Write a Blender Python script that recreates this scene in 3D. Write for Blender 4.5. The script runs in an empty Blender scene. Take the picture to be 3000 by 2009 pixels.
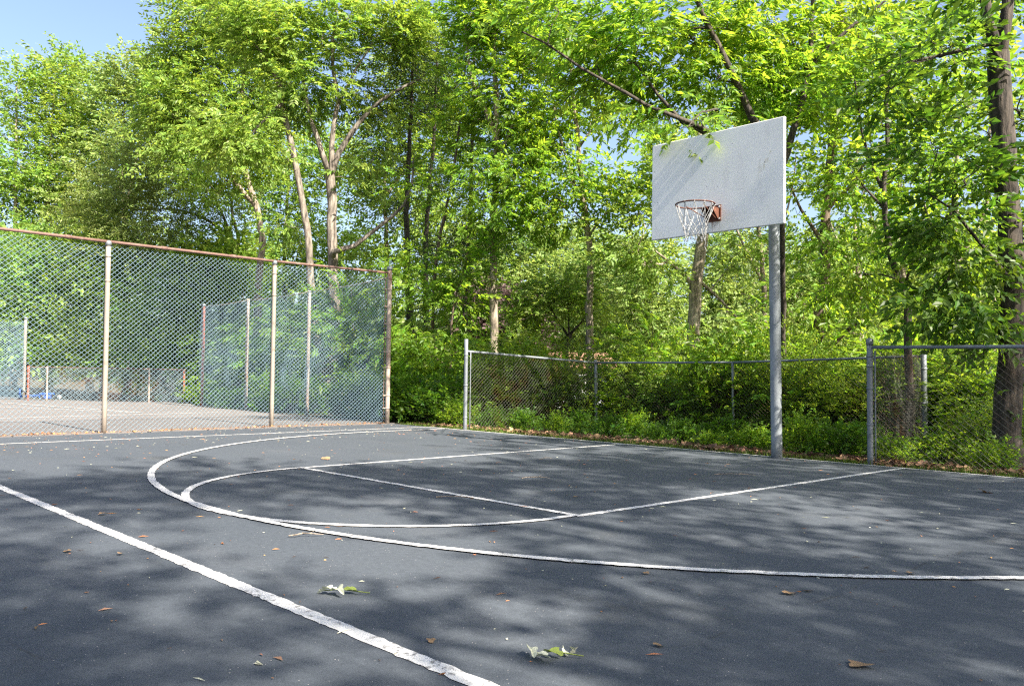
import bpy, bmesh, math, random
import numpy as np
from mathutils import Vector, Matrix

# ---------------------------------------------------------------- camera, sky, sun, exposure
scn = bpy.context.scene
COL = scn.collection
F = 2340.71; YAW = 0.777748; PITCH = 0.044020; ROLL = 0.017902      # solved from the court lines
CAM = np.array([5.51942, -9.90728, 0.96584])
_c, _s = math.cos(YAW), math.sin(YAW)
FW = np.array([-_s * math.cos(PITCH), _c * math.cos(PITCH), math.sin(PITCH)])
_r = np.array([_c, _s, 0.0]); _u = np.cross(_r, FW)
RT = _r * math.cos(ROLL) + _u * math.sin(ROLL)
UP = -_r * math.sin(ROLL) + _u * math.cos(ROLL)
cam = bpy.data.cameras.new('camera'); camo = bpy.data.objects.new('camera', cam); COL.objects.link(camo)
cam.sensor_width = 36.0; cam.sensor_fit = 'HORIZONTAL'; cam.lens = F / 3000 * 36.0
cam.clip_start = 0.05; cam.clip_end = 3000
camo.matrix_world = Matrix(((RT[0], UP[0], -FW[0], CAM[0]), (RT[1], UP[1], -FW[1], CAM[1]),
                            (RT[2], UP[2], -FW[2], CAM[2]), (0, 0, 0, 1)))
scn.camera = camo

SUN_EL = math.radians(41.0); SUN_DIR = np.array([1.0, -0.02, 0.0]); SUN_DIR /= np.linalg.norm(SUN_DIR)
sun_vec = np.array([SUN_DIR[0] * math.cos(SUN_EL), SUN_DIR[1] * math.cos(SUN_EL), math.sin(SUN_EL)])
world = bpy.data.worlds.new('World'); scn.world = world; world.use_nodes = True
wn = world.node_tree.nodes; wl = world.node_tree.links
sky = wn.new('ShaderNodeTexSky'); sky.sky_type = 'NISHITA'; sky.sun_disc = False
sky.sun_elevation = SUN_EL; sky.sun_rotation = math.atan2(SUN_DIR[0], SUN_DIR[1])
sky.air_density = 1.0; sky.dust_density = 3.2; sky.ozone_density = 1.8
tint = wn.new('ShaderNodeMix'); tint.data_type = 'RGBA'; tint.blend_type = 'MULTIPLY'; tint.inputs[0].default_value = 1.0
wl.new(sky.outputs[0], tint.inputs[6]); tint.inputs[7].default_value = (1.0, 0.955, 0.97, 1); wl.new(tint.outputs[2], wn['Background'].inputs[0]); wn['Background'].inputs[1].default_value = 0.08
sl = bpy.data.lights.new('sun', 'SUN'); sl.energy = 4.8; sl.angle = math.radians(0.5); sl.color = (1.0, 0.91, 0.79)
so = bpy.data.objects.new('sun', sl); COL.objects.link(so)
so.rotation_euler = Vector(sun_vec.tolist()).to_track_quat('Z', 'Y').to_euler(); so.location = (20, -3, 20)
vs = scn.view_settings; vs.view_transform = 'Standard'; vs.look = 'None'; vs.gamma = 1.0; vs.use_curve_mapping = False
vs.exposure = 2.05
scn.cycles.max_bounces = 6; scn.cycles.diffuse_bounces = 4; scn.cycles.transmission_bounces = 4
scn.cycles.transparent_max_bounces = 6; scn.cycles.sample_clamp_indirect = 4.0; scn.cycles.caustics_reflective = False; scn.cycles.caustics_refractive = False
scn.cycles.use_denoising = False; scn.cycles.denoiser = 'OPENIMAGEDENOISE'; scn.cycles.denoising_prefilter = 'NONE'; scn.cycles.denoising_input_passes = 'RGB_ALBEDO_NORMAL'; scn.cycles.pixel_filter_type = 'BLACKMAN_HARRIS'; scn.cycles.filter_width = 1.25
scn.cycles.use_adaptive_sampling = False; scn.cycles.sampling_pattern = 'BLUE_NOISE'

# ---------------------------------------------------------------- helpers
PX = 3000 / 2341.0                       # study picture (2341 wide) -> photograph pixels
def at(x, y, d):
    """point seen at study pixel x, y at distance d along the view axis"""
    return CAM + (FW + RT * ((x * PX - 1500) / F) - UP * ((y * PX - 1004.5) / F)) * d
def gnd(x, y, z=0.0):
    v = FW + RT * ((x * PX - 1500) / F) - UP * ((y * PX - 1004.5) / F)
    return CAM + v * ((z - CAM[2]) / v[2])
def mpp(d): return d * PX / F            # metres per study pixel
def base(x, d, z=-0.1):
    p = at(x, 864, d); p[2] = z; return p
def rng(seed): return np.random.default_rng(seed)

def mesh_np(name, V, T, mats, smooth=False, midx=None):
    me = bpy.data.meshes.new(name)
    V = np.ascontiguousarray(V, dtype=np.float32); T = np.ascontiguousarray(T, dtype=np.int32)
    n, k = T.shape
    me.vertices.add(len(V)); me.vertices.foreach_set('co', V.ravel())
    me.loops.add(n * k); me.loops.foreach_set('vertex_index', T.ravel())
    me.polygons.add(n); me.polygons.foreach_set('loop_start', np.arange(0, n * k, k, dtype=np.int32))
    if midx is not None: me.polygons.foreach_set('material_index', np.asarray(midx, dtype=np.int32))
    me.update(calc_edges=True)
    me.polygons.foreach_set('use_smooth', np.full(n, smooth, dtype=bool))
    for m in (mats if isinstance(mats, (list, tuple)) else [mats]): me.materials.append(m)
    return me
def link(name, me, parent=None, loc=None, rot=None):
    o = bpy.data.objects.new(name, me); COL.objects.link(o)
    if parent is not None: o.parent = parent
    if loc is not None: o.location = [float(a) for a in loc]
    if rot is not None: o.rotation_euler = rot
    return o
def empty(name, loc=(0, 0, 0), rz=0.0):
    o = bpy.data.objects.new(name, None); COL.objects.link(o)
    o.location = [float(a) for a in loc]; o.rotation_euler = (0, 0, rz); return o
def tag(o, label=None, cat=None, group=None, kind=None):
    if label: o['label'] = label
    if cat: o['category'] = cat
    if group: o['group'] = group
    if kind: o['kind'] = kind
    return o
def copy_tree(o, parent=None):
    c = o.copy(); COL.objects.link(c); c.parent = parent
    for ch in list(o.children): copy_tree(ch, c)
    return c

class MB:
    """collects triangles/quads of tubes, boxes and sheets into one mesh"""
    def __init__(s): s.v = []; s.f = []; s.n = 0
    def add(s, v, f):
        s.v.append(np.asarray(v, float)); s.f += [tuple(i + s.n for i in q) for q in f]; s.n += len(v)
    def box(s, c, size, R=None):
        h = np.asarray(size, float) / 2
        v = np.array([[x, y, z] for x in (-1, 1) for y in (-1, 1) for z in (-1, 1)]) * h
        if R is not None: v = v @ np.asarray(R).T
        s.add(v + np.asarray(c), [(0, 1, 3, 2), (4, 6, 7, 5), (0, 4, 5, 1), (2, 3, 7, 6), (0, 2, 6, 4), (1, 5, 7, 3)])
    def tube(s, pts, rad, n=8, caps=True):
        pts = np.asarray(pts, float); m = len(pts)
        rad = np.full(m, rad) if np.isscalar(rad) else np.asarray(rad, float)
        t = np.gradient(pts, axis=0); t /= np.linalg.norm(t, axis=1)[:, None] + 1e-12
        a = np.array([0, 0, 1.0]) if abs(t[0][2]) < 0.9 else np.array([1.0, 0, 0])
        ang = np.linspace(0, 2 * math.pi, n, endpoint=False); rings = []
        x = np.cross(t[0], a); x /= np.linalg.norm(x)
        for i in range(m):
            x = x - t[i] * (x @ t[i]); x /= np.linalg.norm(x) + 1e-12; y = np.cross(t[i], x)
            rings.append(pts[i] + rad[i] * (np.cos(ang)[:, None] * x + np.sin(ang)[:, None] * y))
        f = [(i * n + j, i * n + (j + 1) % n, (i + 1) * n + (j + 1) % n, (i + 1) * n + j) for i in range(m - 1) for j in range(n)]
        if caps: f += [tuple(range(n))[::-1], tuple((m - 1) * n + j for j in range(n))]
        s.add(np.concatenate(rings), f)
    def build(s, name, mat, parent=None, smooth=False, bevel=0):
        me = bpy.data.meshes.new(name); me.from_pydata(np.concatenate(s.v).tolist(), [], s.f); me.update()
        me.polygons.foreach_set('use_smooth', np.full(len(me.polygons), smooth, dtype=bool))
        me.materials.append(mat); o = link(name, me, parent)
        if bevel:
            b = o.modifiers.new('bevel', 'BEVEL'); b.width = bevel; b.segments = 2; b.limit_method = 'ANGLE'
        return o

# ---------------------------------------------------------------- materials
def newmat(name):
    m = bpy.data.materials.new(name); m.use_nodes = True
    return m, m.node_tree.nodes, m.node_tree.links, m.node_tree.nodes['Principled BSDF']
def noise(n, l, scale, detail=4, rough=0.55, vec=None, dim='3D'):
    t = n.new('ShaderNodeTexNoise'); t.inputs['Scale'].default_value = scale; t.inputs['Detail'].default_value = detail
    t.inputs['Roughness'].default_value = rough
    if vec is not None: l.new(vec, t.inputs['Vector'])
    return t
def ramp(n, l, src, stops):
    r = n.new('ShaderNodeValToRGB'); e = r.color_ramp.elements
    while len(e) < len(stops): e.new(0.5)
    for q, (p, c) in zip(e, stops): q.position = p; q.color = (*c, 1) if len(c) == 3 else c
    l.new(src, r.inputs[0]); return r
def mixc(n, l, fac, a, b, mode='MIX'):
    m = n.new('ShaderNodeMix'); m.data_type = 'RGBA'; m.blend_type = mode
    for sock, v in ((m.inputs[0], fac), (m.inputs[6], a), (m.inputs[7], b)):
        if hasattr(v, 'is_linked'): l.new(v, sock)
        else: sock.default_value = v if not isinstance(v, tuple) else ((*v, 1) if len(v) == 3 else v)
    return m.outputs[2]
def mapr(n, l, src, a, b, c=0.0, d=1.0):
    m = n.new('ShaderNodeMapRange'); l.new(src, m.inputs[0])
    for i, v in enumerate((a, b, c, d)): m.inputs[1 + i].default_value = v
    return m.outputs[0]
def mth(n, l, op, a, b=None):
    m = n.new('ShaderNodeMath'); m.operation = op
    for i, v in enumerate((a, b)):
        if v is None: continue
        if hasattr(v, 'is_linked'): l.new(v, m.inputs[i])
        else: m.inputs[i].default_value = v
    return m.outputs[0]
def bump(n, l, h, strength, dist, bsdf):
    b = n.new('ShaderNodeBump'); b.inputs['Strength'].default_value = strength; b.inputs['Distance'].default_value = dist
    l.new(h, b.inputs['Height']); l.new(b.outputs[0], bsdf.inputs['Normal'])
def coord(n, which='Object', scale=None, l=None):
    t = n.new('ShaderNodeTexCoord')
    if scale is None: return t.outputs[which]
    m = n.new('ShaderNodeMapping'); m.inputs['Scale'].default_value = scale; l.new(t.outputs[which], m.inputs[0]); return m.outputs[0]

def leaf_mat(name, col, trans, var=0.42, tfac=0.5, rough=0.45, spec=0.35):
    m, n, l, b = newmat(name)
    g = n.new('ShaderNodeNewGeometry')
    r = g.outputs['Random Per Island']
    big = noise(n, l, 0.55, 2, vec=coord(n, 'Object'))
    v = mapr(n, l, r, 0, 1, 1 - var, 1 + var)
    hue = n.new('ShaderNodeHueSaturation'); hue.inputs['Color'].default_value = (*col, 1); l.new(v, hue.inputs['Value'])
    hv = mth(n, l, 'ADD', mapr(n, l, big.outputs[0], 0.3, 0.7, 0.485, 0.515), mapr(n, l, mth(n, l, 'FRACT', mth(n, l, 'MULTIPLY', r, 37.7)), 0, 1, -0.018, 0.018))
    l.new(hv, hue.inputs['Hue'])
    hu2 = n.new('ShaderNodeHueSaturation'); hu2.inputs['Color'].default_value = (*trans, 1); l.new(v, hu2.inputs['Value'])
    l.new(hv, hu2.inputs['Hue'])
    l.new(hue.outputs[0], b.inputs['Base Color']); b.inputs['Roughness'].default_value = rough
    b.inputs['Specular IOR Level'].default_value = spec
    t = n.new('ShaderNodeBsdfTranslucent'); l.new(hu2.outputs[0], t.inputs[0])
    mx = n.new('ShaderNodeMixShader'); mx.inputs[0].default_value = tfac
    l.new(b.outputs[0], mx.inputs[1]); l.new(t.outputs[0], mx.inputs[2])
    l.new(mx.outputs[0], n['Material Output'].inputs[0])
    return m
def bark_mat(name, a, b_, scale=14, lich=None, stretch=0.22):
    m, n, l, b = newmat(name)
    v = coord(n, 'Object', (scale, scale, scale * stretch), l)
    t = noise(n, l, 1.0, 6, 0.65, v); t2 = noise(n, l, 2.2, 3, vec=coord(n, 'Object'))
    r = ramp(n, l, t.outputs[0], [(0.36, tuple(x * 0.30 for x in a)), (0.5, a), (0.66, b_)])
    c = r.outputs[0]
    if lich: c = mixc(n, l, mapr(n, l, t2.outputs[0], 0.52, 0.62), c, lich)
    l.new(c, b.inputs['Base Color']); b.inputs['Roughness'].default_value = 0.9
    bump(n, l, t.outputs[0], 1.0, 0.03, b); return m
def paint_mat(name, col, rough=0.55, spots=None, spot_scale=6, thr=(0.55, 0.63), metal=0.0, spec=0.4, grain=0.12, stretch=1.0):
    m, n, l, b = newmat(name)
    t = noise(n, l, spot_scale, 6, 0.65, coord(n, 'Object', (1, 1, stretch), l)); t2 = noise(n, l, 40, 3, vec=coord(n, 'Object'))
    c = mixc(n, l, mapr(n, l, t2.outputs[0], 0.3, 0.7), tuple(x * (1 - grain) for x in col), tuple(min(1, x * (1 + grain)) for x in col))
    if spots: c = mixc(n, l, mapr(n, l, t.outputs[0], *thr), c, spots)
    l.new(c, b.inputs['Base Color']); b.inputs['Roughness'].default_value = rough; b.inputs['Metallic'].default_value = metal
    b.inputs['Specular IOR Level'].default_value = spec
    bump(n, l, t2.outputs[0], 0.15, 0.003, b); return m

M = {}
def asphalt():
    m, n, l, b = newmat('asphalt'); v = coord(n, 'Object')
    big = noise(n, l, 0.35, 5, 0.6, v); mid = noise(n, l, 2.6, 5, 0.6, v); fine = noise(n, l, 150, 3, 0.7, v)
    stretch = noise(n, l, 1.0, 4, 0.6, coord(n, 'Object', (0.5, 2.2, 1), l))
    c = ramp(n, l, big.outputs[0], [(0.3, (0.041, 0.051, 0.064)), (0.7, (0.059, 0.070, 0.084))]).outputs[0]
    c = mixc(n, l, mapr(n, l, mid.outputs[0], 0.35, 0.7, 0, 0.55), c, (0.053, 0.062, 0.074))
    c = mixc(n, l, mapr(n, l, stretch.outputs[0], 0.55, 0.75, 0, 0.35), c, (0.082, 0.088, 0.098))
    c = mixc(n, l, mapr(n, l, fine.outputs[0], 0.32, 0.68, 0, 1), mixc(n, l, 1.0, c, (0.76, 0.76, 0.76), 'MULTIPLY'), mixc(n, l, 1.0, c, (1.24, 1.24, 1.24), 'MULTIPLY'))
    mot = noise(n, l, 26, 6, 0.75, v)
    c = mixc(n, l, mapr(n, l, mot.outputs[0], 0.32, 0.68), mixc(n, l, 1.0, c, (0.80, 0.80, 0.80), 'MULTIPLY'), mixc(n, l, 1.0, c, (1.2, 1.19, 1.17), 'MULTIPLY'))
    dirt = noise(n, l, 0.9, 7, 0.7, v)
    c = mixc(n, l, mapr(n, l, dirt.outputs[0], 0.58, 0.72, 0, 0.45), c, (0.052, 0.052, 0.047))
    vo = n.new('ShaderNodeTexVoronoi'); vo.inputs['Scale'].default_value = 34; l.new(v, vo.inputs['Vector'])
    sp = mth(n, l, 'LESS_THAN', vo.outputs['Distance'], 0.07)
    sel = mth(n, l, 'MULTIPLY', sp, mth(n, l, 'GREATER_THAN', noise(n, l, 9, 2, vec=v).outputs[0], 0.5))
    c = mixc(n, l, sel, c, (0.36, 0.34, 0.32))
    # thin wandering cracks
    w = n.new('ShaderNodeTexVoronoi'); w.feature = 'DISTANCE_TO_EDGE'; w.inputs['Scale'].default_value = 0.16
    l.new(mixc(n, l, 0.12, v, noise(n, l, 1.5, 5, vec=v).outputs['Color']), w.inputs['Vector'])
    ck = mapr(n, l, w.outputs['Distance'], 0.0004, 0.0012, 1, 0)
    ck = mth(n, l, 'MULTIPLY', ck, mapr(n, l, mid.outputs[0], 0.50, 0.56, 0, 0.5))
    c = mixc(n, l, ck, c, (0.03, 0.03, 0.028))
    l.new(c, b.inputs['Base Color']); b.inputs['Roughness'].default_value = 0.82; b.inputs['Specular IOR Level'].default_value = 0.35
    bump(n, l, fine.outputs[0], 0.55, 0.004, b); return m
def line_mat():
    m, n, l, b = newmat('line_paint'); v = coord(n, 'Object')
    big = noise(n, l, 3.0, 5, 0.7, v); fine = noise(n, l, 120, 4, 0.7, v); mid = noise(n, l, 22, 5, 0.75, v)
    c = mixc(n, l, mapr(n, l, big.outputs[0], 0.3, 0.7), (0.50, 0.50, 0.485), (0.72, 0.72, 0.70))
    c = mixc(n, l, mapr(n, l, mid.outputs[0], 0.35, 0.65, 0.5, 0), c, (0.36, 0.36, 0.35))
    w = mth(n, l, 'MULTIPLY', mapr(n, l, mid.outputs[0], 0.50, 0.60, 0, .9), mapr(n, l, big.outputs[0], 0.42, 0.54))
    c = mixc(n, l, w, c, (0.10, 0.098, 0.095))
    l.new(c, b.inputs['Base Color']); b.inputs['Roughness'].default_value = 0.75
    bump(n, l, fine.outputs[0], 0.4, 0.003, b); return m
def tennis_mat():
    m, n, l, b = newmat('tennis_pavement'); v = coord(n, 'Object')
    big = noise(n, l, 0.5, 5, 0.6, v); fine = noise(n, l, 60, 3, 0.7, v)
    c = ramp(n, l, big.outputs[0], [(0.3, (0.125, 0.110, 0.101)), (0.7, (0.160, 0.143, 0.133))]).outputs[0]
    c = mixc(n, l, mapr(n, l, fine.outputs[0], 0.3, 0.7, 0, 0.5), c, (0.10, 0.089, 0.083))
    l.new(c, b.inputs['Base Color']); b.inputs['Roughness'].default_value = 0.9
    bump(n, l, fine.outputs[0], 0.3, 0.003, b); return m
def soil_mat():
    m, n, l, b = newmat('forest_soil'); v = coord(n, 'Object')
    t = noise(n, l, 1.2, 6, 0.65, v); f = noise(n, l, 30, 4, 0.7, v)
    c = ramp(n, l, t.outputs[0], [(0.35, (0.045, 0.06, 0.018)), (0.52, (0.075, 0.055, 0.032)), (0.7, (0.12, 0.085, 0.05))]).outputs[0]
    c = mixc(n, l, mapr(n, l, f.outputs[0], 0.3, 0.7, 0, 0.6), c, (0.03, 0.026, 0.016))
    l.new(c, b.inputs['Base Color']); b.inputs['Roughness'].default_value = 1.0
    bump(n, l, f.outputs[0], 0.6, 0.03, b); return m
M['asphalt'] = asphalt(); M['line'] = line_mat(); M['tennis'] = tennis_mat(); M['soil'] = soil_mat()
M['galv'] = paint_mat('galvanised_steel', (0.185, 0.205, 0.225), 0.55, (0.125, 0.14, 0.15), 9, metal=0.35, grain=0.1)
M['pole'] = paint_mat('grey_pole_steel', (0.25, 0.28, 0.30), 0.55, (0.18, 0.205, 0.22), 5, metal=0.3, stretch=0.4)
M['postpaint'] = paint_mat('weathered_cream_post', (0.235, 0.205, 0.172), 0.65, (0.165, 0.135, 0.108), 4)
M['postrust'] = paint_mat('rust_streaked_post', (0.30, 0.25, 0.21), 0.65, (0.19, 0.085, 0.04), 3.2, (0.54, 0.66), stretch=0.6)
M['rust'] = paint_mat('rusty_rail', (0.125, 0.072, 0.056), 0.7, (0.165, 0.11, 0.09), 7, grain=0.25)
M['redpost'] = paint_mat('red_oxide_post', (0.25, 0.07, 0.04), 0.7, (0.26, 0.19, 0.16), 5, (0.56, 0.66), grain=0.2)
M['wire'] = paint_mat('pale_blue_wire', (0.19, 0.285, 0.355), 0.5, (0.145, 0.22, 0.275), 3, (0.5, 0.7), metal=0.15)
M['wiregalv'] = paint_mat('weathered_galvanised_wire', (0.11, 0.11, 0.095), 0.6, (0.14, 0.075, 0.04), 2.5, (0.5, 0.62), metal=0.2)
M['wirered'] = paint_mat('dull_wire', (0.30, 0.36, 0.38), 0.6, (0.25, 0.13, 0.08), 2.0, (0.5, 0.62), metal=0.1)
M['net'] = paint_mat('net_cord', (0.32, 0.33, 0.325), 0.8, (0.2, 0.2, 0.195), 30)
M['rimrust'] = paint_mat('rim_rust', (0.065, 0.024, 0.018), 0.7, (0.10, 0.038, 0.025), 25, grain=0.25)
M['bracket'] = paint_mat('bracket_rust', (0.10, 0.036, 0.02), 0.8, (0.16, 0.07, 0.035), 18, grain=0.25)
M['bolt'] = paint_mat('bolt_zinc', (0.55, 0.53, 0.50), 0.5, metal=0.4)
M['blue'] = paint_mat('blue_paint', (0.02, 0.11, 0.48), 0.4, (0.02, 0.07, 0.3), 9)
M['black'] = paint_mat('black_rubber', (0.02, 0.02, 0.022), 0.6)
M['whiteplastic'] = paint_mat('white_plastic', (0.72, 0.72, 0.70), 0.5)
M['wallpaint'] = paint_mat('pale_siding', (0.50, 0.54, 0.60), 0.7)
M['roof'] = paint_mat('orange_brown_roof', (0.17, 0.095, 0.06), 0.85, (0.12, 0.07, 0.045), 2)
M['glass'] = paint_mat('window_glass', (0.03, 0.04, 0.05), 0.1, spec=0.6)

# leaves: spring greens of the different kinds
LM = {
 'sunny':  leaf_mat('leaf_spring_green', (0.188, 0.290, 0.055), (0.37, 0.50, 0.055)),
 'maple':  leaf_mat('leaf_maple', (0.168, 0.280, 0.060), (0.33, 0.49, 0.065)),
 'olive':  leaf_mat('leaf_olive', (0.190, 0.250, 0.070), (0.31, 0.38, 0.060)),
 'ash':    leaf_mat('leaf_ash', (0.122, 0.220, 0.025), (0.35, 0.52, 0.032), tfac=0.55),
 'deep':   leaf_mat('leaf_deep_green', (0.060, 0.130, 0.018), (0.17, 0.32, 0.02), tfac=0.5),
 'shrub':  leaf_mat('leaf_shrub', (0.118, 0.185, 0.026), (0.29, 0.41, 0.030), tfac=0.5),
 'needle': leaf_mat('leaf_needles', (0.050, 0.085, 0.025), (0.07, 0.12, 0.025), tfac=0.3),
 'far':    leaf_mat('leaf_far', (0.205, 0.290, 0.080), (0.33, 0.44, 0.085)),
 'plum':   leaf_mat('leaf_plum', (0.110, 0.075, 0.070), (0.10, 0.06, 0.05), tfac=0.3),
 'grass':  leaf_mat('leaf_grass', (0.11, 0.165, 0.025), (0.16, 0.23, 0.02)),
 'dry':    leaf_mat('leaf_dry', (0.22, 0.135, 0.085), (0.16, 0.09, 0.05), var=0.6, tfac=0.15, rough=0.8, spec=0.15),
 'needledry': leaf_mat('needle_dry', (0.36, 0.18, 0.08), (0.25, 0.12, 0.05), var=0.5, tfac=0.1, rough=0.8, spec=0.15),
 'palewilt': leaf_mat('leaf_wilted_pale', (0.46, 0.47, 0.36), (0.40, 0.42, 0.25), var=0.2, tfac=0.15, rough=0.8, spec=0.15),
 'greenwilt': leaf_mat('leaf_wilted_green', (0.17, 0.20, 0.05), (0.2, 0.24, 0.05), var=0.3, tfac=0.2, spec=0.15),
 'yellow': leaf_mat('petal_yellow', (0.6, 0.45, 0.02), (0.6, 0.45, 0.02), tfac=0.3),
}
BK = {
 'grey':  bark_mat('bark_grey_brown', (0.20, 0.165, 0.125), (0.36, 0.31, 0.25)),
 'pale':  bark_mat('bark_pale', (0.145, 0.124, 0.10), (0.27, 0.24, 0.20), 13),
 'dark':  bark_mat('bark_dark', (0.042, 0.034, 0.027), (0.088, 0.070, 0.054), 18),
 'lichen': bark_mat('bark_lichen', (0.14, 0.12, 0.095), (0.22, 0.20, 0.165), 18, lich=(0.42, 0.43, 0.38)),
 'tan':  bark_mat('bark_painted_sunlit', (0.27, 0.225, 0.17), (0.44, 0.385, 0.31), 14),  # sunlight put into the colour: lightened bark for the trunk below the net
 'brown': bark_mat('bark_brown', (0.11, 0.08, 0.058), (0.20, 0.15, 0.11), 20),
}

# ---------------------------------------------------------------- leaf sprays
def kite(a, d, L, w, nrm, fold=0.25, wide=0.42):
    """one leaf: base a, direction d, folded along its midrib; 4 verts, 2 triangles"""
    d = d / np.linalg.norm(d); s = np.cross(nrm, d); s /= np.linalg.norm(s) + 1e-9; nn = np.cross(d, s)
    return [a, a + d * L * wide + s * w / 2 + nn * w * fold, a + d * L, a + d * L * wide - s * w / 2 + nn * w * fold]
def spray(kind, r):
    V = []; T = []
    def put(vs):
        i = len(V); V.extend(vs); T.extend([(i, i + 3, i + 2), (i, i + 2, i + 1)])
    Z = np.array([0, 0, 1.0])
    def curve(t, L, droop): return np.array([L * t, 0, -droop * t * t])
    if kind in ('pinnate', 'pinnate_far'):
        k = 4 if kind == 'pinnate' else 3; L = 0.26; droop = r.uniform(0.02, 0.09); b = r.uniform(-0.05, 0.05)
        for i in range(k):
            t = 0.28 + 0.62 * i / (k - 1)
            for sd in (-1, 1):
                p = curve(t, L, droop) + np.array([0, b * t * t, 0]); ang = sd * r.uniform(0.75, 1.15)
                d = np.array([math.cos(ang), math.sin(ang), -r.uniform(0.05, 0.55)])
                put(kite(p, d, r.uniform(0.10, 0.135), r.uniform(0.040, 0.052), Z + r.normal(0, 0.4, 3)))
        p = curve(1, L, droop) + np.array([0, b, 0]); put(kite(p, np.array([1, b, -0.3]), 0.13, 0.05, Z))
        if kind == 'pinnate': put([np.zeros(3), np.array([L * .5, .0025, -droop * .25]), p, np.array([L * .5, -.0025, -droop * .25])])
    elif kind in ('simple', 'simple_far'):
        k = 7 if kind == 'simple' else 6; L = 0.28; droop = r.uniform(-0.02, 0.08)
        for i in range(k):
            t = 0.12 + 0.88 * i / (k - 1); sd = 1 if i % 2 else -1
            ang = sd * r.uniform(0.5, 1.1) if i < k - 1 else 0.0
            d = np.array([math.cos(ang), math.sin(ang), r.uniform(-0.6, 0.15)])
            put(kite(curve(t, L, droop), d, r.uniform(0.090, 0.135), r.uniform(0.052, 0.076), Z + r.normal(0, 0.5, 3), 0.2))
        if kind == 'simple': put([np.zeros(3), np.array([L * .5, .0025, -droop * .25]), curve(1, L, droop), np.array([L * .5, -.0025, -droop * .25])])
    elif kind == 'maple':
        for i in range(4):
            p = np.array([0.05 + 0.07 * i, r.uniform(-.06, .06), r.uniform(-.04, .02)]); a0 = r.uniform(-1.2, 1.2); nz = Z + r.normal(0, 0.35, 3)
            for da in (-0.75, 0, 0.75):
                d = np.array([math.cos(a0 + da), math.sin(a0 + da), r.uniform(-0.5, 0.0)])
                put(kite(p, d, 0.10 if da == 0 else 0.08, 0.05, nz, 0.1, 0.5))
    elif kind == 'tiny':
        L = 0.22
        for i in range(11):
            t = 0.1 + 0.9 * i / 10; sd = 1 if i % 2 else -1; ang = sd * r.uniform(0.6, 1.2)
            d = np.array([math.cos(ang), math.sin(ang), r.uniform(-0.3, 0.5)])
            put(kite(np.array([L * t, 0, 0.03 * math.sin(3 * t)]), d, r.uniform(0.030, 0.050), r.uniform(0.018, 0.028), Z + r.normal(0, 0.5, 3), 0.15))
    elif kind == 'broad':
        for i in range(5):
            ang = r.uniform(-2.4, 2.4); d = np.array([math.cos(ang), math.sin(ang), r.uniform(-0.35, 0.3)])
            put(kite(np.array([0.02 * i, 0, 0.02 * i]), d, r.uniform(0.09, 0.14), r.uniform(0.05, 0.08), Z + r.normal(0, 0.25, 3), 0.2))
    elif kind == 'needle':
        L = 0.34
        for i in range(7):
            t = 0.1 + 0.9 * i / 6; sd = 1 if i % 2 else -1; ang = sd * r.uniform(0.5, 0.9)
            d = np.array([math.cos(ang), math.sin(ang), r.uniform(-0.35, 0.1)])
            put(kite(np.array([L * t, 0, -0.05 * t]), d, r.uniform(0.10, 0.16), 0.020, Z, 0.2))
    return np.array(V), np.array(T)
_SP = {}
def sprays(kind):
    if kind not in _SP: _SP[kind] = [spray(kind, rng(hash_seed(kind) + i)) for i in range(5)]
    return _SP[kind]
def hash_seed(s): return sum(ord(c) * (i + 7) for i, c in enumerate(s))
def basis(fwd, upv):
    f = fwd / (np.linalg.norm(fwd, axis=1)[:, None] + 1e-9)
    s = np.cross(upv, f); s /= np.linalg.norm(s, axis=1)[:, None] + 1e-9
    return np.stack([f, s, np.cross(f, s)], -1)
def scatter(kind, P, fwd, upv, scale):
    """place one spray at every point; returns verts, tris"""
    sp = sprays(kind); N = len(P); which = np.arange(N) % len(sp); Vs = []; Ts = []; off = 0
    B = basis(fwd, upv)
    for k, (V, T) in enumerate(sp):
        ix = np.where(which == k)[0]
        if not len(ix): continue
        W = np.einsum('nij,vj->nvi', B[ix], V) * scale[ix][:, None, None] + P[ix][:, None, :]
        Vs.append(W.reshape(-1, 3)); Ts.append((T[None] + (np.arange(len(ix)) * len(V))[:, None, None] + off).reshape(-1, 3))
        off += len(ix) * len(V)
    return np.concatenate(Vs), np.concatenate(Ts)

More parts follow.
